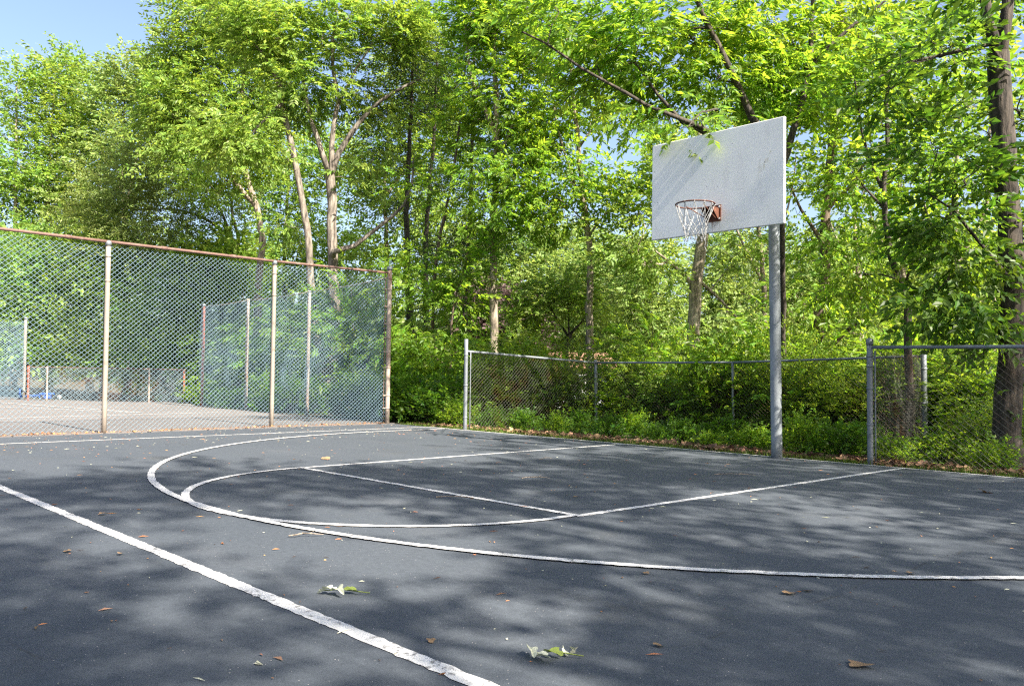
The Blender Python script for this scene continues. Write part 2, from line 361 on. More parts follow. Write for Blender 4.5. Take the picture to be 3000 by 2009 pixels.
# ---------------------------------------------------------------- trees
def smooth_path(pts, step):
    pts = np.asarray(pts, float)
    if len(pts) == 2: pts = np.array([pts[0], (pts[0] * 2 + pts[1]) / 3, (pts[0] + pts[1] * 2) / 3, pts[1]])
    Q = np.vstack([2 * pts[0] - pts[1], pts, 2 * pts[-1] - pts[-2]]); out = []
    for i in range(1, len(Q) - 2):
        n = max(1, int(np.linalg.norm(Q[i + 1] - Q[i]) / step))
        for t in np.arange(n) / n:
            out.append(0.5 * (2 * Q[i] + (Q[i + 1] - Q[i - 1]) * t + (2 * Q[i - 1] - 5 * Q[i] + 4 * Q[i + 1] - Q[i + 2]) * t * t
                              + (3 * Q[i] - Q[i - 1] - 3 * Q[i + 1] + Q[i + 2]) * t ** 3))
    out.append(Q[-2]); return np.array(out)
def tubes(paths, R, P, nmin=3):
    Vs = []; Ts = []; off = 0
    for path in paths:
        pts = P[path]; rad = R[path]; m = len(pts)
        if m < 2: continue
        n = 12 if rad[0] > 0.09 else 8 if rad[0] > 0.04 else 5 if rad[0] > 0.015 else nmin
        t = np.gradient(pts, axis=0); t /= np.linalg.norm(t, axis=1)[:, None] + 1e-9
        a = np.array([0.3, 0.9, 0.1]) if abs(t[0] @ np.array([0.3, 0.9, 0.1])) < 0.85 else np.array([0.9, -0.3, 0.1])
        x = np.cross(t, a); x /= np.linalg.norm(x, axis=1)[:, None] + 1e-9; y = np.cross(t, x)
        ang = np.linspace(0, 2 * math.pi, n, endpoint=False)
        ring = pts[:, None, :] + rad[:, None, None] * (np.cos(ang)[None, :, None] * x[:, None, :] + np.sin(ang)[None, :, None] * y[:, None, :])
        i = np.arange(m - 1)[:, None] * n; j = np.arange(n)[None, :]; j2 = (j + 1) % n
        q = np.stack([i + j, i + j2, i + n + j2, i + n + j], -1).reshape(-1, 4) + off
        Vs.append(ring.reshape(-1, 3)); Ts.append(q); off += m * n
    return np.concatenate(Vs), np.concatenate(Ts)
def grow(stems, C, r, low=0.0, tip=0.006, arch=0.12):
    """skeleton: given stems (points, r0, r1) and cluster centres, join every cluster to the nearest wood"""
    cap = 60000; P = np.zeros((cap, 3)); par = np.full(cap, -1); Rx = np.zeros(cap); n = 0; sp = []; bp = []
    for pts, r0, r1 in stems:
        q = smooth_path(pts, 0.35); m = len(q)
        j = r.normal(0, 0.012, q.shape); j[0] = 0; q = q + j
        att = -1
        if n:
            d = np.linalg.norm(P[:n] - q[0], axis=1); att = int(d.argmin())
        ids = np.arange(n, n + m); P[ids] = q; par[ids] = np.r_[att, ids[:-1]]
        rr = r0 + (r1 - r0) * np.linspace(0, 1, m) ** 0.85
        if att < 0:      # root flare
            h = np.linalg.norm(q - q[0], axis=1); rr = rr * (1 + 0.45 * np.exp(-h / 0.22))
        Rx[ids] = rr * (1 + r.normal(0, 0.03, m)); n += m
        sp.append(np.r_[[att] if att >= 0 else [], ids].astype(int))
    S = P[:n].copy()
    dist = np.array([np.min(np.linalg.norm(S - c, axis=1)) for c in C]) if len(C) else np.zeros(0)
    ends = np.zeros((len(C), 3)); ax = np.zeros((len(C), 3)); nst = n
    for k in np.argsort(dist):
        c = C[k]; dv = P[:n] - c; d = np.linalg.norm(dv, axis=1)
        cost = d + 0.9 * np.maximum(0, dv[:, 2] + 0.15 * d) + np.where(P[:n, 2] < low, 3.0, 0) + 0.25 * np.where(np.arange(n) < nst, 0, 1) * 0.3
        i = int(cost.argmin()); a = P[i]; L = np.linalg.norm(c - a); m = max(2, int(L / 0.3))
        t = (np.arange(1, m + 1) / m)[:, None]
        mid = (a + c) / 2 + np.array([0, 0, arch * L]) + r.normal(0, 0.10 * L, 3)
        q = (1 - t) ** 2 * a + 2 * t * (1 - t) * mid + t * t * c
        q[:-1] += r.normal(0, 0.018, (m - 1, 3))
        ids = np.arange(n, n + m); P[ids] = q; par[ids] = np.r_[i, ids[:-1]]; n += m
        bp.append(np.r_[[i], ids].astype(int)); ends[k] = c; ax[k] = (c - a) / (L + 1e-9)
    acc = np.zeros(n); ch = np.zeros(n, int)
    for i in range(n): 
        if par[i] >= 0: ch[par[i]] += 1
    for i in range(n - 1, -1, -1):
        if ch[i] == 0: acc[i] = tip ** 2.3
        if par[i] >= 0: acc[par[i]] += acc[i]
    R = acc ** (1 / 2.3); R[:nst] = Rx[:nst]
    for i in range(nst, n):
        R[i] = min(R[i] * (1.0 if ch[i] else 0.6), R[par[i]] * 0.92) if par[i] >= 0 else R[i]
    Rp = R.copy()
    for p_ in bp: Rp[p_[0]] = min(R[p_[0]], R[p_[1]] * 1.25)
    return P[:n], R, sp, bp, ax
def tube_mesh(name, paths, R, P, mat, first_thin=False):
    if first_thin:
        V = []; T = []; off = 0
        for p_ in paths:
            R2 = R[p_].copy(); R2[0] = min(R2[0], R2[1] * 1.3)
            v, t = tubes([np.arange(len(p_))], R2, P[p_]); V.append(v); T.append(t + off); off += len(v)
        return mesh_np(name, np.concatenate(V), np.concatenate(T), mat, True)
    v, t = tubes(paths, R, P); return mesh_np(name, v, t, mat, True)
def blob_points(r, c, rx, rz, n, shell=0.5):
    v = r.normal(0, 1, (n, 3)); v /= np.linalg.norm(v, axis=1)[:, None]
    v *= (r.uniform(0, 1, n) ** shell)[:, None]
    return np.asarray(c) + v * np.array([rx, rx, rz])
def leaves_for(C, ax, centre, m, kind, r, spread=0.32, size=1.0, droop=0.25, upn=1.0):
    N = len(C); P = np.repeat(C, m, 0); A = np.repeat(ax, m, 0)
    off = r.normal(0, 1, (N * m, 3)); off[:, 2] *= 0.6; P = P + off * spread
    out = P - centre; out /= np.linalg.norm(out, axis=1)[:, None] + 1e-9
    fwd = off * 0.9 + out * 0.8 + A * 0.5; fwd[:, 2] *= 0.6; fwd[:, 2] -= droop
    up = r.normal(0, 0.5, P.shape); up[:, 2] += upn * 0.85; up += out * 0.35
    return scatter(kind, P, fwd, up, size * r.uniform(0.6, 1.4, N * m))
def tree(name, label, stems, clusters, kind, leaf, bark, seed, m=9, size=1.0, spread=0.32, droop=0.25, cat='tree', group=None,
         low=1.0, arch=0.12, tip=0.006, extra=None):
    """stems in world coordinates; the thing stands at its first stem's foot"""
    r = rng(seed); foot = np.asarray(stems[0][0][0], float)
    st = [(np.asarray(p, float) - foot, a, b) for p, a, b in stems]; C = np.asarray(clusters) - foot
    P, R, sp, bp, ax = grow(st, C, r, low, tip, arch)
    root = empty(name, foot); tag(root, label, cat, group)
    for q, path in enumerate(sp): link('limb' if q else 'trunk', tube_mesh('limb' if q else 'trunk', [path], R, P, BK[bark], q > 0), root)
    if bp: link('branches', tube_mesh('branches', bp, R, P, BK[bark], True), root)['kind'] = 'stuff'
    cen = C.mean(0) - np.array([0, 0, 0.5])
    V, T = leaves_for(C, ax, cen, m, kind, r, spread, size, droop)
    if extra is not None:
        v2, t2 = extra(r, foot, P, sp); V, T = np.concatenate([V, v2]), np.concatenate([T, t2 + len(V)])
    link('crown', mesh_np('crown', V, T, LM[leaf]), root)
    return root
def blobs(r, spec, k=1.0):
    """spec rows: study x, y, depth, half width px, half height px, clusters"""
    out = []
    for x, y, d, w, h, n in spec: out.append(blob_points(r, at(x, y, d), w * mpp(d), h * mpp(d), max(1, int(round(n * k)))))
    return np.concatenate(out)
def stem(xs, d, r0, r1, z0=None):
    """polyline of study pixels at one depth (or per-point depth as third item)"""
    pts = [at(p[0], p[1], p[2] if len(p) > 2 else d) for p in xs]
    if z0 is not None: pts[0][2] = z0
    return (np.array(pts), r0, r1)

# ---------------------------------------------------------------- ground, court, tennis court
def gheight(x, y):
    """natural ground: a little below the court, falling off behind the baseline, rising far away"""
    d = np.hypot(x - CAM[0], y - CAM[1])
    z = -0.03 - 0.10 * np.clip((y - 0.4) / 3.0, 0, 1) - 0.25 * np.clip((y - 4) / 8.0, 0, 1)
    return z + 7.0 * np.clip((d - 60) / 120, 0, 1) ** 1.5
def ground():
    g = np.concatenate([-np.geomspace(1, 1500, 50)[::-1] - 11, np.linspace(-11, 9, 61), np.geomspace(1, 1500, 50) + 9])
    h = np.concatenate([-np.geomspace(1, 1500, 50)[::-1] - 13, np.linspace(-13, 12, 76), np.geomspace(1, 1500, 50) + 12])
    X, Y = np.meshgrid(g, h, indexing='ij'); Z = gheight(X, Y); Z -= np.where((X < 14) & (X > -31) & (Y < 0.05) & (Y > -25), 0.05, 0)
    V = np.stack([X, Y, Z], -1).reshape(-1, 3); n2 = len(h)
    i, j = np.meshgrid(np.arange(len(g) - 1), np.arange(n2 - 1), indexing='ij'); a = (i * n2 + j).ravel()
    T = np.stack([a, a + n2, a + n2 + 1, a + 1], -1)
    return tag(link('ground', mesh_np('ground', V, T, M['soil'], True)), kind='structure')
ground()
def slab(name, outline, z0, z1, mat):
    bm = bmesh.new(); vs = [bm.verts.new((x, y, z1)) for x, y in outline]; f = bm.faces.new(vs)
    if f.normal.z < 0: f.normal_flip()
    e = bmesh.ops.extrude_face_region(bm, geom=[f]); bmesh.ops.translate(bm, verts=[v for v in e['geom'] if isinstance(v, bmesh.types.BMVert)], vec=(0, 0, z0 - z1))
    bmesh.ops.recalc_face_normals(bm, faces=bm.faces)
    me = bpy.data.meshes.new(name); bm.to_mesh(me); bm.free(); me.materials.append(mat); return link(name, me)
_r0 = rng(3)
edge = [(-7.62 + 0.02 * math.sin(i * 1.7) + _r0.normal(0, .012), -16 + i * 0.32) for i in range(51)]
edge += [(-7.4 + i * 0.25, 0.055 + _r0.normal(0, .010)) for i in range(85)]
court = tag(slab('basketball_court', [(14, -22), (-7.62, -22)][::1] + edge + [(14, 0.05)], -0.12, 0.0, M['asphalt']), kind='structure')
tennis = tag(slab('tennis_court', [(-7.66, -24), (-7.66, 0.10), (-16.7, 0.10), (-20.2, 1.1), (-24.0, -2.2), (-30.5, -2.6), (-30.5, -24)], -0.12, 0.006, M['tennis']), kind='structure')

def strip(name, pts, w, z, parent, jit=0.0032, seed=1):
    """a painted line: flat ribbon with slightly uneven edges"""
    pts = np.asarray(pts, float); r = rng(seed)
    seg = np.r_[0, np.cumsum(np.linalg.norm(np.diff(pts, axis=0), axis=1))]
    n = max(2, int(seg[-1] / 0.035)); s = np.linspace(0, seg[-1], n)
    q = np.stack([np.interp(s, seg, pts[:, 0]), np.interp(s, seg, pts[:, 1])], -1)
    t = np.gradient(q, axis=0); t /= np.linalg.norm(t, axis=1)[:, None]; nn = np.stack([-t[:, 1], t[:, 0]], -1)
    a = q + nn * (w / 2 + r.normal(0, jit, n))[:, None]; b = q - nn * (w / 2 + r.normal(0, jit, n))[:, None]
    V = np.concatenate([np.c_[a, np.full(n, z)], np.c_[b, np.full(n, z)]]); i = np.arange(n - 1)
    T = np.stack([i, i + n, i + n + 1, i + 1], -1)
    return link(name, mesh_np(name, V, T, M['line']), parent)
HW, VF, RF, R3, VA, US, VH = 1.862, 5.494, 1.845, 5.822, 1.491, -6.43, 8.137
th = np.linspace(0, math.pi, 60)
strip('baseline', [(US - .03, -0.012), (13, -0.012)], 0.055, 0.0030, court, seed=1)
strip('sideline', [(US, -20), (US, -0.04)], 0.055, 0.0030, court, seed=2)
strip('free_throw_line', [(-HW - .03, -VF), (HW + .03, -VF)], 0.061, 0.0050, court, seed=3)
for sx, xe in ((-1, -1.79), (1, 2.215)): strip('lane_line', [(xe, -0.04), (sx * HW, -VF)], 0.061, 0.0030, court, seed=5 + sx)
strip('free_throw_circle', np.c_[RF * np.cos(th), -VF - RF * np.sin(th)], 0.061, 0.0070, court, seed=8)
strip('three_point_line', np.vstack([[(-R3, -.04)], np.c_[-R3 * np.cos(th), -VA - R3 * np.sin(th)], [(R3, -.04)]]), 0.061, 0.0090, court, seed=9)
strip('court_line', [(US + .03, -VH), (13, -VH)], 0.072, 0.0030, court, seed=10)
for i, (a, b) in enumerate([((0, 930), (324, 944)), ((0, 957), (500, 943.5)), ((0, 921), (324, 944.5))]):
    p, q = gnd(*a)[:2], gnd(*b)[:2]; d = (q - p) / np.linalg.norm(q - p)
    strip('tennis_line', [p - d * (3 if i != 2 else 2), q], 0.06, 0.010 + 0.004 * i, tennis, 0.002, 20 + i)

# ---------------------------------------------------------------- basketball hoop
UB, VB, Z0, Z1, ZR, VR = 0.408, -1.212, 2.805, 4.059, 3.080, -1.635
def board_mat():
    m, n, l, b = newmat('weathered_white_board'); v = coord(n, 'Object')
    big = noise(n, l, 1.6, 5, 0.6, v); st = noise(n, l, 3.0, 5, 0.6, coord(n, 'Object', (3, 3, 0.7), l))
    c = mixc(n, l, mapr(n, l, big.outputs[0], 0.35, 0.7), (0.76, 0.78, 0.73), (0.84, 0.86, 0.81))
    c = mixc(n, l, mapr(n, l, st.outputs[0], 0.52, 0.75, 0, 0.45), c, (0.64, 0.64, 0.61))
    sep = n.new('ShaderNodeSeparateXYZ'); l.new(v, sep.inputs[0])
    # ochre stain patches and flecks of chipped paint
    yel = noise(n, l, 2.4, 4, 0.6, v); yf = noise(n, l, 30, 3, 0.6, coord(n, 'Object', (1, 1, .4), l))
    c = mixc(n, l, mth(n, l, 'MULTIPLY', mapr(n, l, yel.outputs[0], 0.62, 0.68), mapr(n, l, yf.outputs[0], 0.45, 0.62, 0, 0.5)), c, (0.45, 0.40, 0.22))
    vo = n.new('ShaderNodeTexVoronoi'); vo.inputs['Scale'].default_value = 13; l.new(v, vo.inputs['Vector'])
    fl = mth(n, l, 'MULTIPLY', mth(n, l, 'LESS_THAN', vo.outputs['Distance'], mapr(n, l, vo.outputs['Color'], 0, 1, 0.01, 0.13)), mth(n, l, 'GREATER_THAN', noise(n, l, 3.1, 3, vec=v).outputs[0], 0.54))
    c = mixc(n, l, fl, c, (0.16, 0.16, 0.17))
    # rust runs below the bracket
    rn = noise(n, l, 1, 3, 0.5, coord(n, 'Object', (38, 1, 1.6), l))
    inx = mth(n, l, 'MULTIPLY', mapr(n, l, sep.outputs[0], -0.115, -0.10), mapr(n, l, sep.outputs[0], 0.10, 0.115, 1, 0))
    inz = mth(n, l, 'MULTIPLY', mapr(n, l, sep.outputs[2], -0.47, -0.44, 1, 0), mapr(n, l, sep.outputs[2], -0.625, -0.45, 0.15, 1.0))
    ru = mth(n, l, 'MULTIPLY', mth(n, l, 'MULTIPLY', inx, inz), mapr(n, l, rn.outputs[0], 0.46, 0.60))
    c = mixc(n, l, ru, c, (0.24, 0.085, 0.025))
    l.new(c, b.inputs['Base Color']); b.inputs['Roughness'].default_value = 0.5; b.inputs['Specular IOR Level'].default_value = 0.4
    bump(n, l, big.outputs[0], 0.08, 0.01, b); return m
hoop = empty('basketball_hoop', (0.689, -0.081, 0))
tag(hoop, 'basketball hoop with white backboard, rusty rim and grey pole at court edge', 'basketball hoop')
def hp(o): o.parent = hoop; o.matrix_parent_inverse = Matrix.Translation((-0.689, 0.081, 0)); return o
mb = MB(); pb = np.array([0.689, -0.081, -0.1]); pt = np.array([0.719, -0.25, 3.15])
arcp = [pb, pb + (pt - pb) * .33, pb + (pt - pb) * .66, pt]
for k in range(1, 9):
    a = k / 8 * math.pi / 2; arcp.append(np.array([0.719 + (UB - 0.719) * math.sin(a) * 0.9, -0.25 - 0.62 * (1 - math.cos(a)), 3.15 + 0.30 * math.sin(a)]))
arcp.append(np.array([UB, VB + 0.06, 3.46]))
mb.tube(smooth_path(arcp[:4], .3).tolist() + [a.tolist() for a in arcp[4:]], 0.070, 20); hp(mb.build('pole', M['pole'], None, True))
mb = MB()
for z in (3.05, 3.85):
    mb.box((UB, VB + 0.075, z), (1.5, 0.04, 0.06))
for sx in (-1, 1): mb.tube([(UB + sx * .55, VB + .08, 3.8), (0.60, -0.34, 3.2)], 0.02, 8)
hp(mb.build('support_frame', M['galv'], None))
mb = MB(); mb.box((0, 0, 0), (1.829, 0.05, Z1 - Z0)); bo = mb.build('backboard', board_mat(), None, bevel=0.008)
bo.location = (UB, VB + 0.025, (Z0 + Z1) / 2); hp(bo)
mb = MB(); mb.tube([(UB + .229 * math.cos(a), VR + .229 * math.sin(a), ZR) for a in np.linspace(0, 2 * math.pi, 41)], 0.0095, 8)
rim = hp(mb.build('rim', M['rimrust'], None, True))
mb = MB(); mb.box((UB, VB - .006, ZR - 0.045), (0.21, 0.012, 0.20)); mb.box((UB, VB - .09, ZR + .012), (0.16, 0.17, 0.008))
for sx in (-1, 1):
    mb.add([(UB + sx * .075, VB - .012, ZR + .01), (UB + sx * .075, VB - .185, ZR + .01), (UB + sx * .075, VB - .012, ZR - .13),
            (UB + sx * .079, VB - .012, ZR + .01), (UB + sx * .079, VB - .185, ZR + .01), (UB + sx * .079, VB - .012, ZR - .13)],
           [(0, 1, 2), (3, 5, 4), (0, 3, 4, 1), (1, 4, 5, 2)])
    mb.tube([(UB + sx * .05, VB - .01, ZR - .12), (UB + sx * .12, VR - .02, ZR - .008)], 0.006, 6)
br = hp(mb.build('bracket', M['bracket'], None))
for sx in (-1, 1):
    for z in (ZR + .03, ZR - .115):
        mb = MB(); mb.tube([(UB + sx * .088, VB - .010, z), (UB + sx * .088, VB - .026, z)], 0.013, 6); b_ = mb.build('bolt', M['bolt'], None); b_.parent = br
# net: twelve double cords from the rim closing to a diamond weave
mb = MB(); rn = rng(5); NL = 12
def nring(k, h, rad): a = 2 * math.pi * k / NL; return np.array([UB + rad * math.cos(a), VR + rad * math.sin(a), ZR - h])
lv = [(0.0, .229), (0.20, .165), (0.265, .145), (0.33, .128), (0.385, .118), (0.44, .122)]
jit = {}
def node(i, k):
    key = (i, k % (2 * NL))
    if key not in jit: jit[key] = nring(key[1] / 2, lv[i][0] + rn.normal(0, .006 if i else 0), lv[i][1]) + (rn.normal(0, .006, 3) if i else 0)
    return jit[key]
for k in range(NL):
    for sd in (-1, 1):
        a = node(0, 2 * k) + np.array([0, 0, 0]); b = node(1, 2 * k + sd)
        mid = (a + b) / 2 + np.array([0, 0, -.012]); mb.tube([a, mid, b], 0.0038, 5, False)
    mb.tube([node(0, 2 * k) + [0, 0, .012], node(0, 2 * k) - [0, 0, .02]], 0.008, 5)
for i in range(1, len(lv) - 1):
    for k in range(NL):
        o_ = 2 * k + (1 if i % 2 else 0)
        for sd in (-1, 1): mb.tube([node(i, o_), node(i + 1, o_ + sd)], 0.0034, 5, False)
        mb.tube([node(i, o_) + [0, 0, .006], node(i, o_) - [0, 0, .006]], 0.006, 5)
mb.tube([node(5, 3), node(5, 3) + [-.01, 0, -.06], node(5, 3) + [.01, .01, -.11]], 0.004, 4)
hp(mb.build('net', M['net'], None))

# ---------------------------------------------------------------- chain-link fences
def chain(a, b, ta, tb, mat, parent, wire=0.0030, pitch=0.083, bulge=0.03, seed=1, dents=(), name='chain_link_mesh'):
    """woven diamond wires on the sheet a-b (feet) up to ta-tb, clipped, gently bulging"""
    a, b, ta, tb = (np.asarray(q, float) for q in (a, b, ta, tb)); L = np.linalg.norm((b - a)[:2]); H = ((ta - a)[2] + (tb - b)[2]) / 2
    nrm = np.array([-(b - a)[1], (b - a)[0], 0]) / L; r = rng(seed); ph = r.uniform(0, 6, 4); K = 1.12; Vs = []; Fs = []; off = 0
    def pos(u, z):
        s = u / L; t = z / H; lo = a + (b - a) * s[:, None]; hi = ta + (tb - ta) * s[:, None]
        d = bulge * (np.sin(u * 1.3 + ph[0]) * np.sin(t * 3.1) + .5 * np.sin(u * 3.1 + z * 2 + ph[1]))
        du = 0.012 * np.sin(u * 2.3 + z * 3.7 + ph[2]); dz = 0.010 * np.sin(u * 3.3 - z * 2.9 + ph[3])
        for (cu, cz, rr, dep) in dents: d = d + dep * np.exp(-((u - cu) ** 2 + (z - cz) ** 2) / rr ** 2)
        return lo + (hi - lo) * t[:, None] + nrm * d[:, None] + (b - a) / L * du[:, None] + np.array([0, 0, 1.0]) * dz[:, None]
    for sgn in (1, -1):
        for c in np.arange(-H * K if sgn > 0 else 0, L if sgn > 0 else L + H * K, pitch):
            z0, z1 = (max(0, -c / K), min(H, (L - c) / K)) if sgn > 0 else (max(0, (c - L) / K), min(H, c / K))
            if z1 - z0 < 0.03: continue
            m = max(2, int((z1 - z0) / 0.16) + 1); z = np.linspace(z0, z1, m); u = c + sgn * z * K
            P = pos(u, z) + nrm * (0.003 * sgn)
            t = np.gradient(P, axis=0); t /= np.linalg.norm(t, axis=1)[:, None]; x = np.cross(t, nrm); x /= np.linalg.norm(x, axis=1)[:, None]
            R = np.stack([P + wire * (math.cos(q) * x + math.sin(q) * nrm) for q in (0.5, 2.6, 4.71)], 1).reshape(-1, 3)
            i = np.arange(m - 1)[:, None] * 3; j = np.arange(3)[None]; j2 = (j + 1) % 3
            Fs.append(np.stack([i + j, i + j2, i + 3 + j2, i + 3 + j], -1).reshape(-1, 4) + off); Vs.append(R); off += len(R)
    o = link(name, mesh_np(name, np.concatenate(Vs), np.concatenate(Fs), mat, True), parent); o['kind'] = 'stuff'; return o
def pipe(name, a, b, rad, mat, parent, n=12, cap=None, sag=0.0):
    a = np.asarray(a, float); b = np.asarray(b, float); mb = MB(); t = np.linspace(0, 1, 7)[:, None]; p = a + (b - a) * t
    p[:, 2] -= sag * np.sin(math.pi * t[:, 0]); mb.tube(p, rad, n); o = mb.build(name, mat, parent, True)
    if cap:
        mb = MB(); d = (b - a) / np.linalg.norm(b - a)
        mb.tube([b - d * .045, b + d * .012, b + d * .03, b + d * .042], [rad * 1.22, rad * 1.22, rad * .9, rad * .25], n); mb.build('post_cap', cap, o, True)
    return o
def bands(parent, a, b, rad, zs, mat, side=None):
    a = np.asarray(a, float); b = np.asarray(b, float); d = (b - a) / np.linalg.norm(b - a)
    for s in zs:
        p = a + (b - a) * s; mb = MB(); mb.tube([p - d * .014, p + d * .014], rad * 1.14, 12)
        if side is not None: mb.box(p + np.asarray(side) * (rad + .035), (.07 if abs(side[0]) > .5 else .012, .012 if abs(side[0]) > .5 else .07, .022))
        mb.build('tie_band', mat, parent, True)
# tall fence between the basketball court and the tennis court
FX = -7.80; fence = empty('chain_link_fence', (FX, -3, 0))
tag(fence, 'tall pale-blue chain-link fence with rusty top rail beside the basketball court', 'fence')
def inv(o, loc): o.matrix_parent_inverse = Matrix.Translation([-float(q) for q in loc]); return o
FL = (FX, -3, 0)
def kids(root):
    for c in root.children:
        c.matrix_parent_inverse = root.matrix_basis.inverted() if False else Matrix.Translation(-root.location)
posts = [(np.array([FX - .05, -9.3, 0]), 2.95), (np.array([-7.80, -5.43, 0]), 2.97), (np.array([-7.95, -2.49, 0]), 3.02), (np.array([-7.70, -0.06, 0]), 3.16)]
tops = []
for i, (p, h) in enumerate(posts):
    t = p + np.array([.05, -.062, 1.0]) / 3.0 * h * np.array([1, 1, 3.0]); tops.append(t); last = i == 3
    po = pipe('post', p - [0, 0, .1], t, 0.048 if last else 0.037, M['postrust'] if last else M['postpaint'], fence, 14, M['galv'])
    bands(po, p, t, 0.048 if last else 0.037, (.1, .18, .36, .46, .55, .64, .75, .86, .93) if last else (.80, .93), M['postrust'] if last else M['postpaint'], (0, -1, 0) if last else None)
rt = [t.copy() for t in tops]
for t in rt: t[2] += .02
rt[3] = tops[3] - np.array([0, .05, .10])
for i in range(3): pipe('top_rail', rt[i] + [.0, 0, .0], rt[i + 1], 0.024, M['rust'], fence, 10)
for i in range(3):
    for s in (0.3, 0.72) if i else (0.85,):
        q = rt[i] + (rt[i + 1] - rt[i]) * s; mb = MB(); mb.tube([q - [0, .05, 0], q + [0, .05, 0]], 0.031, 10); mb.build('rail_sleeve', M['rust'], fence, True)
for i in range(3):
    a = posts[i][0] + [-.045, 0, .02]; b = posts[i + 1][0] + [-.045, -.07 if i == 2 else 0, .02]
    chain(a, b, tops[i] + [-.04, 0, -.03], tops[i + 1] + [-.04, -.07 if i == 2 else 0, -.12 if i == 2 else -.05], M['wire'], fence, 0.0034, seed=30 + i, bulge=.025)
tb = posts[3][0] + [-.02, -.085, .05]; pipe('tension_bar', tb, tb + (tops[3] - posts[3][0]) * .96, .008, M['rust'], fence, 6)
kids(fence)
# tall fence running back along the tennis court, behind it the twin-trunked tree
side = empty('chain_link_fence', (-12, .15, 0)); tag(side, 'tall chain-link fence running away from the corner post, with red posts and dented mesh', 'fence')
sp = [np.array([-7.78, .02, 0]), np.array([-11.1, .15, 0]), np.array([-14.1, .15, 0]), np.array([-16.6, .1, 0])]
stp = []
for i, p in enumerate(sp):
    t = p + [.05, -.06, 3.02 if i == 0 else 2.97 - .03 * i]; stp.append(t)
    if i: pipe('post', p - [0, 0, .1], t, .04, M['redpost'] if i == 3 else M['postrust'], side, 12, M['galv'] if i == 3 else None)
for i in range(3):
    chain(sp[i] + [0, -.05, .02], sp[i + 1] + [0, -.05, .02], stp[i] + [0, -.04, -.05], stp[i + 1] + [0, -.04, -.05], M['wire'], side, .0034, seed=40 + i, bulge=.06,
          dents=((2.6, .9, .5, .22), (1.2, 1.5, .6, -.12)) if i == 0 else ((.5, 1.0, .4, .2),))
    pipe('top_wire', stp[i] + [0, -.04, -.04], stp[i + 1] + [0, -.04, -.04], .012, M['postpaint'], side, 6, sag=.03)
kids(side)
# low fence with rusty rail at the far end of the tennis court
low = empty('low_fence', (-22, -1, 0)); tag(low, 'low chain-link fence with red posts across the far end of the tennis court', 'fence')
lA, lB = gnd(420, 921), gnd(64, 915); lp = [lA + (lB - lA) * s for s in (0, .225, .5, .88, 1.0)]; lt = [p + [.02, -.03, 1.05] for p in lp]
for i in range(5): pipe('post', lp[i] - [0, 0, .1], lt[i] + [0, 0, .03], .034 if i in (0, 4) else .026, M['redpost'] if i in (0, 4) else M['postrust'], low, 10)
for i in range(4):
    pipe('rail', lt[i], lt[i + 1], .016, M['rust'], low, 8); chain(lp[i] + [0, 0, .03], lp[i + 1] + [0, 0, .03], lt[i], lt[i + 1], M['wirered'], low, .0030, .088, seed=50 + i)
kids(low)
# tall fence at the far left
farf = empty('chain_link_fence', (-26, -4, 0)); tag(farf, 'tall chain-link fence with a pale end post at the far left edge', 'fence')
fA = gnd(54, 913); fB = fA + np.array([-.6, -9.5, 0]); fp = [fA + (fB - fA) * s for s in (0, .16, .45, 1)]; ft = [p + [.04, -.05, 2.62 if i == 0 else 2.5] for i, p in enumerate(fp)]
for i in range(4): pipe('post', fp[i] - [0, 0, .1], ft[i], .045 if i == 0 else .032, M['postpaint'] if i == 0 else M['postrust'], farf, 10, M['galv'] if i == 0 else None)
for i in range(3): chain(fp[i] + [0, 0, .03], fp[i + 1] + [0, 0, .03], ft[i] - [0, 0, .1], ft[i + 1] - [0, 0, .1], M['wire'], farf, .0044, .088, seed=60 + i, bulge=.05)
kids(farf)
# waist-high fence stepping back round the shrubs behind the hoop
def gz(p): return np.array([p[0], p[1], float(gheight(p[0], p[1]))])
yard = empty('low_fence', (-3, 3, 0)); tag(yard, 'waist-high grey chain-link fence stepping back behind the hoop, overgrown with shrubs', 'fence')
def ray_at_y(x, y, Y):
    v = at(x, y, 1.0) - CAM; return CAM + v * ((Y - CAM[1]) / v[1])
R1b = np.array([-5.48, .066, -.03]); R1t = np.array([-5.432, .008, 1.672])
R2b = gz((-5.5, 3.97)); R2t = ray_at_y(1362, 826, 3.95)
R3t = ray_at_y(1675, 827, 3.85); R3b = gz(R3t + [0, .05, 0]); R5t = ray_at_y(2111, 802, 3.6); R5b = gz(R5t + [0, .06, 0])
for n_, b_, t_, rd, cp in (('post', R1b, R1t, .036, None), ('post', R2b, R2t, .036, 1), ('post', R3b, R3t, .026, None), ('post', R5b, R5t, .046, None)):
    po = pipe(n_, b_ - [0, 0, .15], t_, rd, M['galv'], yard, 12, M['galv'] if cp else None)
    if rd > .03: bands(po, b_, t_, rd, (.15, .5, .83), M['galv'])
R1r = ray_at_y(1068, 803, .06)
pipe('rail', R1r, R2t - [0, 0, .03], .024, M['galv'], yard, 10); pipe('rail', R2t - [0, 0, .03], R3t - [0, 0, .01], .022, M['galv'], yard, 10)
pipe('rail', R3t - [0, 0, .01], ray_at_y(2112, 814, 3.6), .022, M['galv'], yard, 10)
bar = R1b + [.06, .06, 0]; pipe('tension_bar', bar, bar + (R1t - R1b) * .80 + [0, .0, .12], .010, M['galv'], yard, 6)
